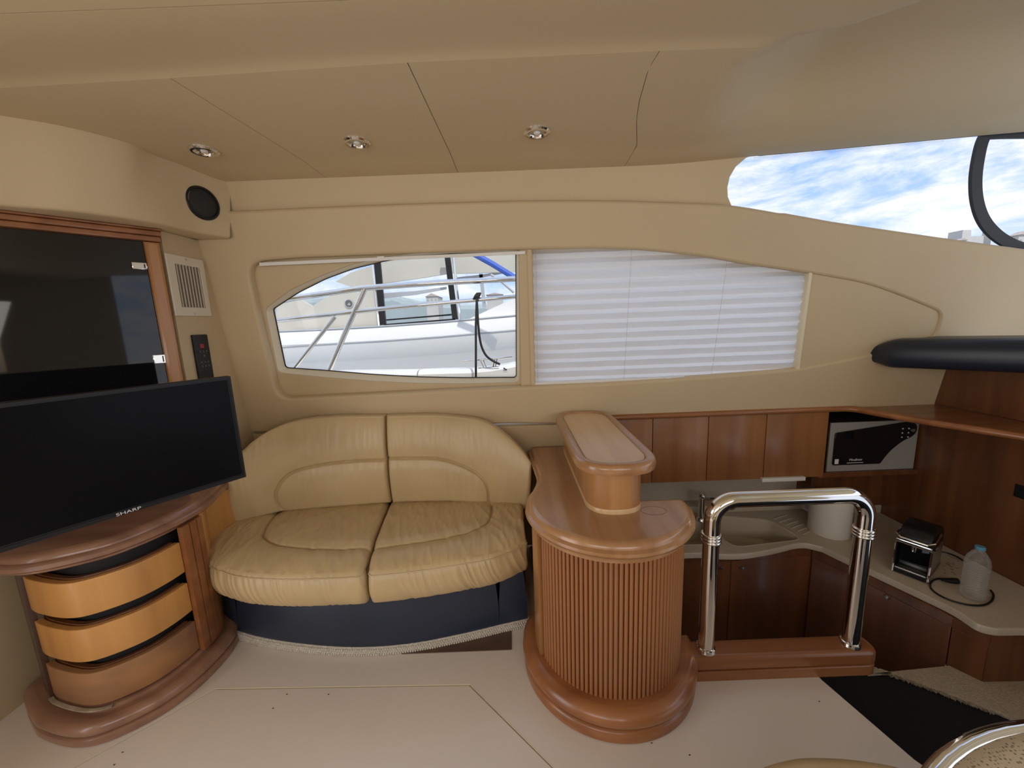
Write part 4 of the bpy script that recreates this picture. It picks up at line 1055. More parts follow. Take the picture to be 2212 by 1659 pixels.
# base cabinets
def cab(nm, p0, p1, z0, z1, lab, doors=1, knobs=(), depth=.3, kind='cupboard', ct=None):
    p0 = Vector((*p0, 0)); p1 = Vector((*p1, 0)); u = (p1 - p0); Ln = u.length; u.normalize(); n = Vector((u.y, -u.x, 0))
    fr_ = (p0, u, Vector((0, 0, 1)), n); t_ = thing(nm, (p0 + p1) / 2 + Vector((0, 0, z0)), lab, kind, 'base cupboards of the galley')
    obj('carcass', slab([(0, z0), (Ln, z0), (Ln, ct or z1), (0, ct or z1)], -depth, -.018, 0, fr_), ch_dark, t_)
    for k in range(doors):
        a = Ln * k / doors + .002; c = Ln * (k + 1) / doors - .002
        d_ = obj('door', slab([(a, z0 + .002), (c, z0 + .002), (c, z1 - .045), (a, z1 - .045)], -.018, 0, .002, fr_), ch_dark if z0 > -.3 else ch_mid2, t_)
        for (kd, ku, kz) in knobs:
            if kd == k:
                kc = p0 + u * ku + Vector((0, 0, kz)); obj('knob', lathe([(.011, 0), (.012, .006), (.009, .013), (0, .015)], kc, 20, n), steel, d_)
    obj('fascia', slab([(0, z1 - .043), (Ln, z1 - .043), (Ln, z1), (0, z1)], -.018, .002, .001, fr_), ch_dark, t_)
    return t_
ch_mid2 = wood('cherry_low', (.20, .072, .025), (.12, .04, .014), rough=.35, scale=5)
ZC = GC - .036
kx = P(1603, 1227, y=1.96); kx2 = P(1557, 1226, y=1.96); sx_ = P(1576, 1300, y=1.96)[0]
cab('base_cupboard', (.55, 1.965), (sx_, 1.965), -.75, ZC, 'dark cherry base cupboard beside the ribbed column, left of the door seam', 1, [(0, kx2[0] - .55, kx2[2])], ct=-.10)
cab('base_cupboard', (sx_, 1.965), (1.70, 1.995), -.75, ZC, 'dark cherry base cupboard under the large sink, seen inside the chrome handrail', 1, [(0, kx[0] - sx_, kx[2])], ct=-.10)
pA, pB, pC, pD = (1.665, 2.0), (1.865, 1.46), (1.885, 1.425), (1.965, 1.365)
cab('base_cupboard', (1.662, 1.985), (1.745, 1.80), -.75, ZC, 'narrow dark cherry cupboard face in the inner corner behind the right handrail post', 1)
kn = P(1930, 1302, y=1.60)
seamP = (1.862, 1.462)
dv = Vector((seamP[0] - 1.745, seamP[1] - 1.80, 0)); 
cab('base_cupboard', (1.747, 1.795), seamP, -.75, ZC, 'dark cherry cupboard with one chrome knob below the coffee machine', 1, [(0, .13, .005)])
cab('base_cupboard', seamP, (1.918, 1.374), -.17, ZC, 'angled dark cherry panel at the outer corner of the worktop', 1, depth=.08)
cab('base_cupboard', (1.918, 1.374), (2.32, 1.364), -.17, ZC, 'dark cherry end panel under the worktop at the right edge', 1, depth=.2)
obj('galley_floor', bx((.5, 1.30, -.80), (2.35, 2.5, -.755)), carpet, low_f)
obj('step_riser', bx((1.12, 1.40, -.78), (1.86, 1.415, -.2)), ch_dark, low_f)

# faucet
fp_ = P(1514, 1124, z=GC)
fa = thing('galley_faucet', (fp_[0], fp_[1], GC), 'chrome kitchen faucet with a round knob behind the chrome handrail', 'faucet')
fx, fy_ = fp_[0], fp_[1]
obj('base', lathe([(.030, .001), (.028, .012), (.021, .02), (.020, .15), (.022, .165), (.018, .178), (0, .18)], (fx, fy_, GC), 24), chrome, fa)
e_ = P(1580, 1093, y=fy_ - .12)
obj('spout', tube([(fx, fy_, GC + .15), (fx + .06, fy_ - .05, GC + .165), (e_[0] - .02, e_[1], e_[2] + .01), tuple(e_)], .011, 12), chrome, fa)
obj('spout_tip', lathe([(0, -.024), (.016, -.020), (.024, -.006), (.024, .010), (.014, .022), (0, .024)], e_, 20, (.3, -.6, -.6)), chrome, fa)
obj('lever', tube([(fx, fy_, GC + .17), (fx - .02, fy_ - .03, GC + .20), (fx - .03, fy_ - .07, GC + .205)], .006, 8), chrome, fa)
# power socket with two covers on the splash -> pale flat box under the cupboards
wb = PW(1693, 1033)
tag(obj('cabinet_lamp', bx((P(1645, 1035, y=2.07)[0], 2.062, P(1690, 1039, y=2.07)[2]), (P(1738, 1035, y=2.07)[0], 2.084, P(1690, 1031, y=2.07)[2]), .002), white), 'slim white fitting under the cupboards behind the handrail top', 'lamp')
# paper roll
rp_ = P(1811, 1168, z=GC); pr_r = .100
pc = (rp_[0] + .02, rp_[1] + pr_r * .95, GC)
rt = P(1801, 1069, y=pc[1])[2]
ro_ = thing('paper_towel_roll', pc, 'thick white paper towel roll standing on the worktop behind the handrail', 'paper roll')
hh_ = rt - GC - .002
obj('paper', lathe([(.024, .001), (pr_r - .002, .001), (pr_r, .004), (pr_r, hh_ - .003), (pr_r - .003, hh_), (.024, hh_), (.024, .001)], pc, 48), paper, ro_)
obj('core', lathe([(.022, .001), (.0238, .001), (.0238, hh_ + .001), (.021, hh_ + .001), (.021, .001)], pc, 24), mat('card_core', (.25, .18, .11), .8), ro_)

# coffee machine
cmf = Vector(P(1966, 1244, z=GC)); 
cma = math.radians(-58)
cu_ = Vector((math.cos(cma), math.sin(cma), 0)); cn = Vector((math.sin(cma), -math.cos(cma), 0))
cm = thing('coffee_machine', cmf - cn * .11, 'small black capsule coffee machine with chrome side frame on the worktop', 'coffee machine')
CF = (Vector((cmf.x, cmf.y, GC)), cu_, Vector((0, 0, 1)), cn)
hw = .058
def cbox(u0, u1, z0, z1, d0, d1, m, nm, bev=.004, par=None):
    return obj(nm, slab(rounded([(u0, z0), (u1, z0), (u1, z1), (u0, z1)], bev * 1.5, 3), d0, d1, bev, CF), m, par or cm)
# local n points toward the camera; body lies behind (negative)
cbox(-hw, hw, .003, .030, -.20, .02, black, 'drip_tray')
cbox(-hw + .004, hw - .004, .026, .034, -.07, .022, steel, 'drip_grid', .002)
cbox(-hw, hw, .030, .20, -.22, -.075, black, 'body', .008)
# head: rounded nose projecting forward
side = smooth([(-.22, .150), (-.08, .150), (-.02, .160), (.005, .178), (.0, .205), (-.03, .232), (-.09, .244), (-.16, .235), (-.22, .205)], 5)
CS = (Vector((cmf.x, cmf.y, GC)), cn, Vector((0, 0, 1)), cu_)
obj('head', slab(side, -hw + .002, hw - .002, .006, CS), black, cm)
obj('chrome_band', loft(bmesh.new(), [smooth([(-.22, .142), (-.05, .142), (.008, .156), (.016, .176), (.006, .176), (-.02, .160), (-.08, .152), (-.22, .152)], 4)], [(0, -hw - .003), (0, hw + .003)], CS), chrome, cm)
for s_ in (-1, 1):
    obj('side_frame', tube([CF[0] + cu_ * s_ * (hw + .003) + cn * a + Vector((0, 0, z)) for a, z in ((.018, .004), (.012, .06), (.008, .155))], .0045, 6), chrome, cm)
    obj('side_frame_foot', tube([CF[0] + cu_ * s_ * (hw + .003) + cn * a + Vector((0, 0, z)) for a, z in ((.020, .018), (-.10, .018), (-.20, .018))], .0045, 6), chrome, cm)
obj('lever', tube([CF[0] + cu_ * a + cn * b_ + Vector((0, 0, z)) for a, b_, z in ((-hw - .004, -.12, .205), (-hw - .006, .0, .200), (-hw * .8, .022, .192), (hw * .8, .022, .192), (hw + .006, .0, .200), (hw + .004, -.12, .205))], .005, 8), chrome, cm)
obj('spout', lathe([(.010, 0), (.012, .02), (.012, .03)], CF[0] + cn * -.005 + Vector((0, 0, .128)), 14), chrome, cm)
cbox(-hw + .004, hw - .004, .034, .150, -.076, -.020, glassblk, 'front_panel', .006)
obj('side_plate', slab([(-.21, .004), (.012, .004), (.004, .15), (-.21, .15)], hw - .001, hw + .002, .0, CS), steel, cm)
obj('side_plate', slab([(-.21, .004), (.012, .004), (.004, .15), (-.21, .15)], -hw - .002, -hw + .001, .0, CS), black, cm)
# power cable
cz_ = GC + .005
cab_px = [(2027, 1192), (2050, 1196), (2070, 1206), (2085, 1216)]
c1 = [tuple(P(*q, z=cz_)) for q in ((2022, 1190), (2045, 1194), (2068, 1203), (2085, 1214))]
loopc = [tuple(P(*q, z=cz_)) for q in ((2045, 1250), (2022, 1251), (2010, 1260), (2012, 1272), (2030, 1286), (2060, 1299), (2095, 1307), (2125, 1307), (2142, 1298), (2146, 1285), (2140, 1275))]
cd = thing('power_cable', (loopc[5][0], loopc[5][1], GC), 'thin black power cable looped on the worktop around the water bottle', 'cable')
obj('cord', tube([tuple(q) for q in smooth(loopc, 6)], .0038, 8), black, cd)
obj('cord_tail', tube([tuple(q) for q in smooth(c1, 6)], .0038, 8), black, cd)
pg = P(2050, 1254, z=GC + .012)
obj('plug', tube([tuple(pg + np.array([-.035, .0, .006])), tuple(pg), tuple(pg + np.array([.02, -.004, 0])), tuple(pg + np.array([.034, -.006, 0]))], [.006, .011, .014, .013], 10), black, cd)
# stain marks of coffee on worktop
b = bmesh.new(); random.seed(21)
for k in range(26):
    px = random.gauss(2052, 14); py = random.gauss(1225, 12); p = P(px, py, z=GC + .0006); r_ = random.uniform(.002, .009)
    vs = [b.verts.new((p[0] + r_ * math.cos(a) * random.uniform(.7, 1.3), p[1] + r_ * math.sin(a) * random.uniform(.7, 1.3), GC + .0006 + k * .00001)) for a in np.linspace(0, 2 * PI, 9)[:-1]]; b.faces.new(vs)
tag(obj('coffee_stain', b, mat('stain', (.33, .25, .13), .6)), 'brownish dried coffee splashes on the worktop beside the coffee machine', 'stain', kind='stuff')
# water bottle
bp_ = P(2118, 1303, z=GC); br = .040
bc = (bp_[0] + .004, bp_[1] + br * .9, GC); bt = P(2126, 1180, y=bc[1])[2] - GC
wbn = thing('water_bottle', bc, 'clear plastic water bottle with blue cap on the worktop', 'bottle')
prf = [(0, .001), (br * .8, .001), (br, .010)]
for i in range(14):
    h = .016 + i * (bt * .55 / 14); prf += [(br, h), (br - .0022, h + bt * .55 / 28)]
prf += [(br + .001, bt * .60), (br + .001, bt * .68), (br * .9, bt * .78), (br * .62, bt * .87), (.016, bt * .92), (.0145, bt * .955)]
obj('bottle_body', lathe(prf, bc, 32), plastic_clear, wbn)
obj('cap', lathe([(.0165, bt * .945), (.0168, bt * .95), (.0168, bt - .002), (.015, bt), (0, bt)], bc, 24), bluecap, wbn)

# navy bolster on the forward bulkhead
pth = [(1.875, 2.035, 1.150), (1.89, 2.0, 1.158), (1.93, 1.91, 1.165), (2.00, 1.78, 1.170), (2.10, 1.60, 1.176), (2.22, 1.38, 1.182), (2.34, 1.16, 1.19), (2.42, 1.0, 1.19)]
pth = rs3(smooth(pth, 6), 50)
b = bmesh.new(); rings = []
for i, p in enumerate(pth):
    t = Vector(pth[min(i + 1, 49)] - pth[max(i - 1, 0)]).normalized(); side_ = Vector((-t.y, t.x, 0)).normalized()   # toward the hull/forward
    if side_.x < 0: side_ = -side_
    k = ss(i / 5) ; h = .073 * (.55 + .45 * k); ring = []
    prof = [(-.035, -h), (-.06, -h * .7), (-.068, -.01), (-.062, h * .5), (-.04, h * .88), (-.0, h), (.05, h), (.16, h * .9), (.30, h * .6), (.30, -h), (.1, -h)]
    for a, z in prof: ring.append(b.verts.new(Vector(p) + side_ * (a * (.6 + .4 * k) + .07) + Vector((0, 0, z))))
    rings.append(ring)
for r0, r1 in zip(rings, rings[1:]):
    for k in range(len(r0)): j = (k + 1) % len(r0); b.faces.new((r0[k], r0[j], r1[j], r1[k]))
b.faces.new(rings[0]); b.faces.new(rings[-1][::-1]); recalc(b)
bmesh.ops.subdivide_edges(b, edges=[e for e in b.edges], cuts=1, smooth=.6)
tag(obj('padded_bolster', b, mat('dark_bolster_leather', (.013, .019, .032), .36, bump=.12, bscale=180), sharp=80), 'dark navy leather bolster along the top of the forward wooden bulkhead', 'bolster')

# ================================================================== WINDSCREEN
w2 = thing('window_2', (2.0, 1.95, 1.8), kind='structure')
ge = lambda x: cz(x, EY)
wb_px = [(1500, 448), (1575, 447), (1700, 466), (1800, 484), (1900, 499), (2030, 518), (2212, 543), (2400, 566)]
lowb = [PW(*q, .075) for q in wb_px]; xs_ = np.linspace(.9, 3.2, 30)
b = bmesh.new(); r0, r1 = [], []
for x in xs_:
    lz = float(np.interp(x, [q[0] for q in lowb], [q[2] for q in lowb])) - .03
    r0.append(b.verts.new((x, wall_y(lz, .085), lz))); r1.append(b.verts.new((x, EY + .035, ge(x) + .03)))
for i in range(29): b.faces.new((r0[i], r0[i + 1], r1[i + 1], r1[i]))
obj('pane', b, pane, w2)
# roof edge gasket
obj('roof_gasket', tube([(x, EY + .004, ge(x) + .004) for x in np.linspace(1.17, 3.2, 60)], .0045, 8), blackm, w2)
# frit band under the gasket: dots
b = bmesh.new()
for row in range(5):
    for i in range(430):
        x = 1.17 + i * .0045 + (.0022 if row % 2 else 0)
        if x > 2.05: break
        f = .008 + row * .0042; top_ = Vector((x, EY + .033, ge(x) + .022)); lz = float(np.interp(x, [q[0] for q in lowb], [q[2] for q in lowb])); bo = Vector((x, wall_y(lz, .083), lz)); dd_ = (bo - top_).normalized()
        c = top_ + dd_ * (f + .008); s = .0014 - row * .0002
        b.faces.new([b.verts.new(c + Vector((s * a, 0, 0)) + dd_ * s * e) for a, e in ((1, 0), (0, 1), (-1, 0), (0, -1))])
tag(obj('frit_dots', b, blackm, w2), kind='stuff')
# curved black frame of the next pane
fpx = [(2300, 285), (2212, 286), (2160, 287), (2133, 290), (2121, 305), (2112, 340), (2106, 385), (2108, 430), (2120, 470), (2142, 500), (2172, 522), (2212, 537), (2300, 552)]
def onglass(px, py, off=0.0):
    d = ray(px, py)
    lo_, hi_ = 1.5, 2.5
    best = None
    for yy in np.linspace(1.80, 2.05, 126):
        t = yy / d[1]; p = EYE + d * t
        lz = float(np.interp(p[0], [q[0] for q in lowb], [q[2] for q in lowb])) - .03
        y0_, z0_, y1_, z1_ = wall_y(lz, .085), lz, EY + .035, ge(p[0]) + .03
        gy = y0_ + (y1_ - y0_) * (p[2] - z0_) / (z1_ - z0_ + 1e-9) - off
        e = abs(gy - yy)
        if best is None or e < best[0]: best = (e, p)
    return best[1]
fpts = smooth([tuple(onglass(*q, .012)) for q in fpx], 6)
b = bmesh.new(); rings = []
N_ = len(fpts); cc_ = Vector(onglass(2260, 410, .012))
for i in range(N_):
    p = Vector(fpts[i]); t = (Vector(fpts[min(i + 1, N_ - 1)]) - Vector(fpts[max(0, i - 1)])).normalized(); inn = (cc_ - p); inn = (inn - t * inn.dot(t)).normalized(); o_ = t.cross(inn).normalized()
    wd = .024
    rings.append([b.verts.new(p + inn * a * wd + o_ * c) for a, c in ((-1, -.006), (-.5, -.016), (1, -.010), (1, .010), (-1, .010))])
for q0, q1 in zip(rings, rings[1:]):
    for k in range(5): j = (k + 1) % 5; b.faces.new((q0[k], q0[j], q1[j], q1[k]))
b.faces.new(rings[0]); b.faces.new(rings[-1][::-1])
obj('black_frame', recalc(b), rubber, w2)

# ================================================================== FOREGROUND SEATS
sc0 = P(2212, 1548, z=.5)
# chrome-rimmed stool: circle through three rim points
pts3 = [P(*q, z=.5)[:2] for q in ((1985, 1659), (2075, 1582), (2212, 1548))]
(ax, ay), (bx_, by_), (cx_, cy_) = pts3
dd = 2 * (ax * (by_ - cy_) + bx_ * (cy_ - ay) + cx_ * (ay - by_))
ux = ((ax ** 2 + ay ** 2) * (by_ - cy_) + (bx_ ** 2 + by_ ** 2) * (cy_ - ay) + (cx_ ** 2 + cy_ ** 2) * (ay - by_)) / dd
uy = ((ax ** 2 + ay ** 2) * (cx_ - bx_) + (bx_ ** 2 + by_ ** 2) * (ax - cx_) + (cx_ ** 2 + cy_ ** 2) * (bx_ - ax)) / dd
R_ = math.hypot(ax - ux, ay - uy)
print('stool', ux, uy, R_)
st_ = thing('pedestal_stool', (ux, uy, 0), 'round stool with polished chrome rim and perforated cream leather at the lower right corner', 'stool')
obj('chrome_rim', lathe([(R_ - .030, .488), (R_ - .006, .470), (R_, .480), (R_, .494), (R_ - .006, .5015), (R_ - .022, .505), (R_ - .030, .500)], (ux, uy, 0), 96), chrome, st_, sharp=70)
obj('seat_pad', lathe([(0, .470), (R_ - .028, .470), (R_ - .028, .500), (R_ - .036, .507), (R_ - .06, .511), (0, .516)], (ux, uy, 0), 64), perf, st_)
obj('pedestal', lathe([(.16, .001), (.16, .012), (.05, .03), (.035, .06), (.035, .44), (.12, .47), (0, .47)], (ux, uy, 0), 32), chrome, st_)
cpts = [P(*q, z=.45)[:2] for q in ((1560, 1700), (1640, 1643), (1700, 1624), (1760, 1620), (1850, 1626), (1950, 1647), (2010, 1700))]
ol = [tuple(q) for q in smooth([tuple(q) for q in cpts], 8)]
# close the cushion toward the camera side
ol = ol + [(ol[-1][0] + .03, .45), (ol[0][0] - .02, .45)]
pf = thing('pouffe', ((ol[0][0] + ol[-1][0]) / 2, .55, 0), 'tan leather pouffe top peeking in at the bottom edge beside the chrome-rimmed stool', 'pouffe')
ol = ol if area2(ol) > 0 else ol[::-1]
obj('cushion', loft(bmesh.new(), [ol], [(-.02, .30), (0, .32), (.006, .38), (0, .425), (-.012, .445), (-.03, .455), (-.06, .460)], XY), leather, pf)
obj('base', loft(bmesh.new(), [ol], [(-.03, .0), (-.02, .30)], XY), navy, pf)

# ================================================================== OUTSIDE
def Y(px, py, y): return tuple(P(px, py, y=y))
# own side deck with stainless rail
YR = 2.95
deck = thing('side_deck', (-.6, 2.95, .6), 'white side deck and bulwark of this boat seen through the clear window', 'deck')
bul = [Y(500, 815, YR), Y(627, 805, YR), Y(760, 801, YR), Y(904, 799, YR)]
def ribbon(pts, h, t, m, nm, par, bev=.0):
    b = bmesh.new(); rings = []
    for p in pts: rings.append([b.verts.new((p[0], p[1] + dy, p[2] + dz)) for dy, dz in ((-t * .3, -h), (-t * .5, -.03), (-t * .2, -.006), (t * .2, 0), (t, -.006), (t, -h))])
    for q0, q1 in zip(rings, rings[1:]):
        for k in range(6): j = (k + 1) % 6; b.faces.new((q0[k], q0[j], q1[j], q1[k]))
    b.faces.new(rings[0]); b.faces.new(rings[-1][::-1])
    return obj(nm, recalc(b), m, par)
ribbon([Y(300, 830, YR), Y(500, 811, YR), Y(627, 804, YR), Y(760, 801, YR), Y(903, 799.5, YR)], .5, .12, gel, 'bulwark', deck)
ribbon([Y(906, 799, YR), Y(960, 797, YR), Y(1020, 795.5, YR), Y(1060, 792, YR), Y(1110, 783, YR), Y(1300, 760, YR)], .5, .12, gel, 'bulwark', deck)
obj('hull_side', bx((-3.5, 2.98, -1.62), (3.5, 3.05, .42)), gel, deck)
obj('deck_board', bx((-3, 2.56, .50), (2.5, 2.9, .54)), gel, deck)
rail = thing('guard_rail', Vector(Y(704, 813, YR)), 'stainless tubular guard rail with slanted stanchions outside the clear window', 'railing')
obj('top_rail', tube([Y(300, 715, YR), Y(500, 672, YR), Y(635, 644, YR), Y(781, 622.6, YR), Y(940, 611, YR), Y(1108, 602.6, YR), Y(1400, 590, YR), Y(1800, 575, YR)], .021, 12), chrome, rail)
obj('mid_rail', tube([Y(300, 735, YR), Y(588, 694, YR), Y(700, 681, YR), Y(815, 668, YR), Y(960, 654, YR), Y(1108, 641, YR), Y(1400, 620, YR), Y(1800, 595, YR)], .016, 12), chrome, rail)
obj('stanchion', tube([Y(788, 624, YR), Y(746, 718, YR), Y(706, 812, YR)], .020, 12), chrome, rail)
obj('stanchion', tube([Y(724, 684, YR), Y(676, 744, YR), Y(628, 805, YR)], .015, 12), chrome, rail)
obj('stanchion', tube([Y(1300, 596, YR), Y(1290, 700, YR), Y(1275, 790, YR)], .015, 12), chrome, rail)
# mooring cleat + rope
YC = 2.93
clt = thing('mooring_cleat', Vector(Y(1052, 794, YC)), 'long stainless mooring cleat on the bulwark in the window corner', 'cleat')
obj('cleat_bar', tube([Y(1000, 780, YC), Y(1050, 776, YC), Y(1107, 770.5, YC)], .0085, 10), chrome, clt)
for a in ((1038, 778, 1046, 795), (1044, 777.5, 1051, 794), (1069, 775, 1065, 793), (1074, 774.5, 1070, 792)):
    obj('cleat_leg', tube([Y(a[0], a[1], YC), Y(a[2], a[3], YC)], .0055, 8), chrome, clt)
obj('cleat_foot', tube([Y(1033, 796, YC), Y(1080, 791.5, YC)], .0055, 8), chrome, clt)
rpn = thing('mooring_line', Vector(Y(1028, 815, 2.85)), 'black mooring rope hanging from the guard rail to the cleat', 'rope')
obj('straight_line', tube([Y(1030, 645, 2.88), Y(1028, 700, 2.84), Y(1028, 830, 2.80)], .0085, 8), rope, rpn)
obj('slack_line', tube([tuple(q) for q in smooth([Y(1030, 646, 2.88), Y(1033, 700, 2.86), Y(1038, 740, 2.86), Y(1048, 765, 2.86), Y(1062, 778, 2.87), Y(1080, 787, 2.88)], 5)], .0085, 8), rope, rpn)
obj('hitch', tube([tuple(Vector(Y(1030, 641, YR)) + Vector((.03 * math.cos(a) * .5 + (k - 1.5) * .008, .024 * math.sin(a), .024 * math.cos(a)))) for k in range(4) for a in np.linspace(0, 2 * PI, 9)[:-1]], .008, 6), rope, rpn)
# neighbour boat
YN = 5.2
nbt = thing('neighbour_motorboat', Vector(Y(850, 800, YN)) - Vector((0, 0, .9)), 'white motor yacht moored alongside with beige canopy and dark framed window', 'boat')
b = bmesh.new(); rings = []
deck_px = [(200, 735), (400, 727), (593, 716.5), (700, 712), (823, 705), (950, 696), (1108, 682), (1300, 660), (1600, 625)]
for px, py in deck_px:
    e = np.array(Y(px, py, YN)); seam_z = P(px, py + 30, y=YN)[2]
    prof = [(0.35, 0.01), (.02, .0), (0, -.02), (-.03, seam_z - e[2]), (-.02, seam_z - e[2] - .012), (-.03, seam_z - e[2] - .02), (.02, -.42), (.03, -.43), (.12, -1.1), (.6, -2.2)]
    rings.append([b.verts.new((e[0], e[1] + a, e[2] + z)) for a, z in prof])
for q0, q1 in zip(rings, rings[1:]):
    for k in range(len(q0) - 1): b.faces.new((q0[k], q0[k + 1], q1[k + 1], q1[k]))
obj('hull', recalc(b), gel, nbt)
obj('hull_seam', tube([tuple(np.array(Y(a, c, YN)) + np.array([0, -.035, 0])) for a, c in ((200, 772), (593, 750.5), (700, 744), (823, 737), (950, 728), (1108, 714), (1300, 695))], .007, 5), gel_grey, nbt)
obj('deck_edge', tube([tuple(np.array(Y(a, c, YN)) + np.array([0, -.0, 0.0])) for a, c in deck_px], .012, 5), gel_grey, nbt)
YS = 5.6
def flat(pts, y, t, m, nm, par, z=None):
    l = [tuple(P(a, c, y=y)[[0, 2]]) for a, c in pts]
    return obj(nm, slab(l, 0, t, .0, (Vector((0, y, 0)), Vector((1, 0, 0)), Vector((0, 0, 1)), Vector((0, -1, 0)))), m, par)
obj('deck', bx((-5, YN + .0, P(850, 704, y=YN)[2] - .05), (6, 8, P(850, 704, y=YN)[2] - .03)), gel, nbt)
flat([(600, 716), (605, 650), (640, 640), (690, 668), (700, 716)], 5.9, .08, canvas, 'cabin_side', nbt)
flat([(637, 712), (660, 682), (690, 656), (722, 638), (760, 628), (812, 622), (826, 706)], YS + .1, .1, canvas, 'radar_fin', nbt)
vc = Vector(Y(754, 656, YS - .005))
obj('vent_ring', lathe([(.062, 0), (.062, .01), (.052, .012), (.052, 0)], vc, 24, (0, -1, 0)), gel_grey, nbt)
for k in range(8):
    a = k * PI / 4; c0 = vc + Vector((math.cos(a) * .034, -.004, math.sin(a) * .034))
    obj('vent_petal', lathe([(.0125, 0), (.0125, .006), (0, .007)], c0, 10, (0, -1, 0)), mat('petal', (.12, .13, .14), .6) if k == 0 else bpy.data.materials['petal'], nbt)
# canopy roof panels
flat([(728, 609), (760, 590), (830, 568), (900, 545), (985, 515), (985, 590), (900, 603), (830, 613), (760, 620)], YS + .25, .05, canvas, 'canopy_side', nbt)
flat([(985, 530), (1160, 500), (1500, 470), (1500, 560), (1160, 582), (1108, 588), (985, 592)], YS + .25, .05, canvas, 'canopy_side', nbt)
for (p0, p1, w) in (((816, 560), (829, 702), 6.5), ((964, 530), (984, 690), 6.0)):
    flat([(p0[0] - w, p0[1]), (p0[0] + w, p0[1]), (p1[0] + w, p1[1]), (p1[0] - w, p1[1])], YS, .04, black, 'window_post', nbt)
for (p0, p1, w) in (((805, 560), (819, 706), 2.6), ((977, 530), (994, 692), 2.6)):
    a = np.array(Y(*p0, YS - .05)); c = np.array(Y(*p1, YS - .05)); obj('canopy_pole', tube([tuple(a), tuple(c)], .019, 8), chrome, nbt)
flat([(832, 700), (984, 688), (984, 692.5), (832, 704.5)], YS, .04, black, 'window_sill', nbt)
flat([(833, 690), (976, 678), (976, 681.5), (833, 693)], YS + .2, .03, black, 'inner_sill', nbt)
flat([(826, 634), (900, 629), (965, 620), (965, 625), (900, 637), (826, 645)], YS + .3, .04, gel_grey, 'canopy_edge', nbt)
flat([(984, 600), (1040, 594), (1110, 582), (1110, 587), (1040, 600), (984, 607)], YS + .3, .04, gel_grey, 'canopy_edge', nbt)
flat([(1035, 592), (1043, 592), (1050, 664), (1043, 665)], YS + .3, .04, gel_grey, 'aft_post', nbt)
flat([(780, 680), (815, 678), (815, 706), (802, 708)], YS + .15, .05, gel, 'side_screen', nbt)
flat([(1003, 694), (1060, 668), (1110, 645), (1250, 620), (1250, 672), (1110, 683)], YS - .1, .06, gel, 'coaming', nbt)
obj('blue_strap', tube([Y(1018, 545, 4.6), Y(1065, 571, 4.6), Y(1112, 600, 4.6)], .034, 8), blue, nbt)
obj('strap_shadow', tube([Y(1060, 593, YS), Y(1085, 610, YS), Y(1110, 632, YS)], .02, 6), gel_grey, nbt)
b = bmesh.new()
# background: sea, hills, buildings
sea = tag(obj('harbour_water', bx((-400, 4.0, -1.62), (400, 300, -1.6)), water), 'flat harbour water beyond the boats', 'water'); sea['kind'] = 'structure'
def hill(y, pts, m, lab, t=30):
    l = [tuple(P(a, c, y=y)[[0, 2]]) for a, c in pts]; l = [(l[0][0], -1.7)] + l + [(l[-1][0], -1.7)]
    return tag(obj('hill', slab(l, 0, t, 2.0, (Vector((0, y + t, 0)), Vector((1, 0, 0)), Vector((0, 0, 1)), Vector((0, -1, 0)))), m), lab, 'hill')
random.seed(2)
def rag(pts, amp, n=5):
    o = []
    for (a, c), (e, f) in zip(pts, pts[1:]):
        for k in range(n): t = k / n; o.append((a + (e - a) * t, c + (f - c) * t + random.uniform(-amp, amp)))
    return o + [pts[-1]]
hill(150, rag([(560, 640), (640, 645), (700, 640), (770, 650), (830, 642), (850, 636), (870, 646), (930, 650), (1000, 655), (1110, 655), (1300, 650)], 2.5), hillm, 'hazy green hill on the far shore seen through the clear window')
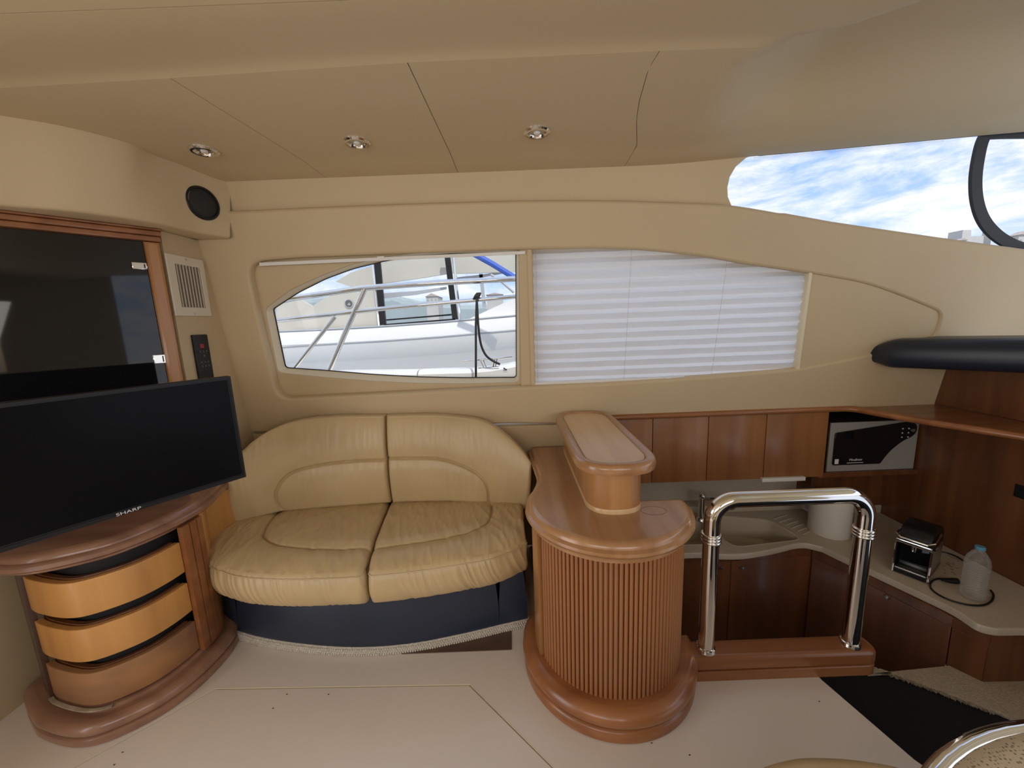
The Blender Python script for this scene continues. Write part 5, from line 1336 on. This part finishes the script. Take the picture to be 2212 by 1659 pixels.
def house(px0, px1, py0, py1, y, lab, depth=8, roofpx=6):
    a = P(px0, py1, y=y); c = P(px1, py0, y=y)
    t_ = thing('harbour_house', ((a[0] + c[0]) / 2, y + depth / 2, -1.65), lab, 'house', 'houses on the far shore')
    obj('walls', bx((a[0], y, -1.65), (c[0], y + depth, c[2])), stonem, t_)
    m_ = (a[0] + c[0]) / 2; e = (P(px0, py0 - roofpx, y=y)[2] - c[2]); b = bmesh.new(); ov = abs(c[0] - a[0]) * .06
    v = [b.verts.new(q) for q in ((a[0] - ov, y - .3, c[2]), (c[0] + ov, y - .3, c[2]), (m_, y - .3, c[2] + e), (a[0] - ov, y + depth, c[2]), (c[0] + ov, y + depth, c[2]), (m_, y + depth, c[2] + e))]
    for f in ((0, 1, 2), (3, 5, 4), (0, 2, 5, 3), (1, 4, 5, 2), (0, 3, 4, 1)): b.faces.new([v[i] for i in f])
    obj('roof', recalc(b), roofm, t_)
    w = (c[0] - a[0]); h = c[2] - a[2]
    for k in range(3):
        x = a[0] + w * (k + .5) / 3; obj('window', bx((x - w * .05, y - .08, c[2] - h * .65), (x + w * .05, y - .01, c[2] - h * .3)), gel_grey, t_)
    return t_
house(921, 945, 640, 655, 110, 'pale gabled house with red roof, centre of the far shore in the clear window')
house(1052, 1085, 636, 652, 110, 'pale flat-looking house behind the rope at the right of the clear window', 8, 3)
house(2032, 2046, 519, 530, 95, 'small roofed house at the lowest corner of the windscreen', 2, 4)
house(2052, 2066, 521, 535, 95, 'second small house with a low roof, left of the stone tower', 2, 3)
house(2068, 2088, 519, 538, 88, 'third low house touching the stone tower', 1.0, 4)
house(2196, 2240, 506, 540, 90, 'house with reddish roof at the right edge of the windscreen', 2, 8)
tw = thing('stone_tower', (P(2115, 520, y=90)[0], 94, -1.65), 'pale stone fortress block seen past the curved black window frame', 'tower')
def tbx(p0, p1, q0, q1, nm): a = P(p0, q1, y=90); c = P(p1, q0, y=90); obj(nm, bx((a[0], 92.1, -1.65), (c[0], 94, c[2])), stonem, tw)
a = P(2096, 530, y=90); c = P(2150, 505, y=90); e = P(2104, 492, y=90); g_ = P(2122, 492, y=90)
bmv = slab([(a[0], -1.65), (P(2156, 530, y=90)[0], -1.65), (c[0], c[2]), (P(2122, 505, y=90)[0], c[2]), (g_[0], g_[2]), (e[0], e[2])], -1.5, 1.5, 0, (Vector((0, 93.6, 0)), Vector((1, 0, 0)), Vector((0, 0, 1)), Vector((0, -1, 0))))
obj('keep', bmv, stonem, tw)
tbx(2163, 2170, 489, 530, 'turret')
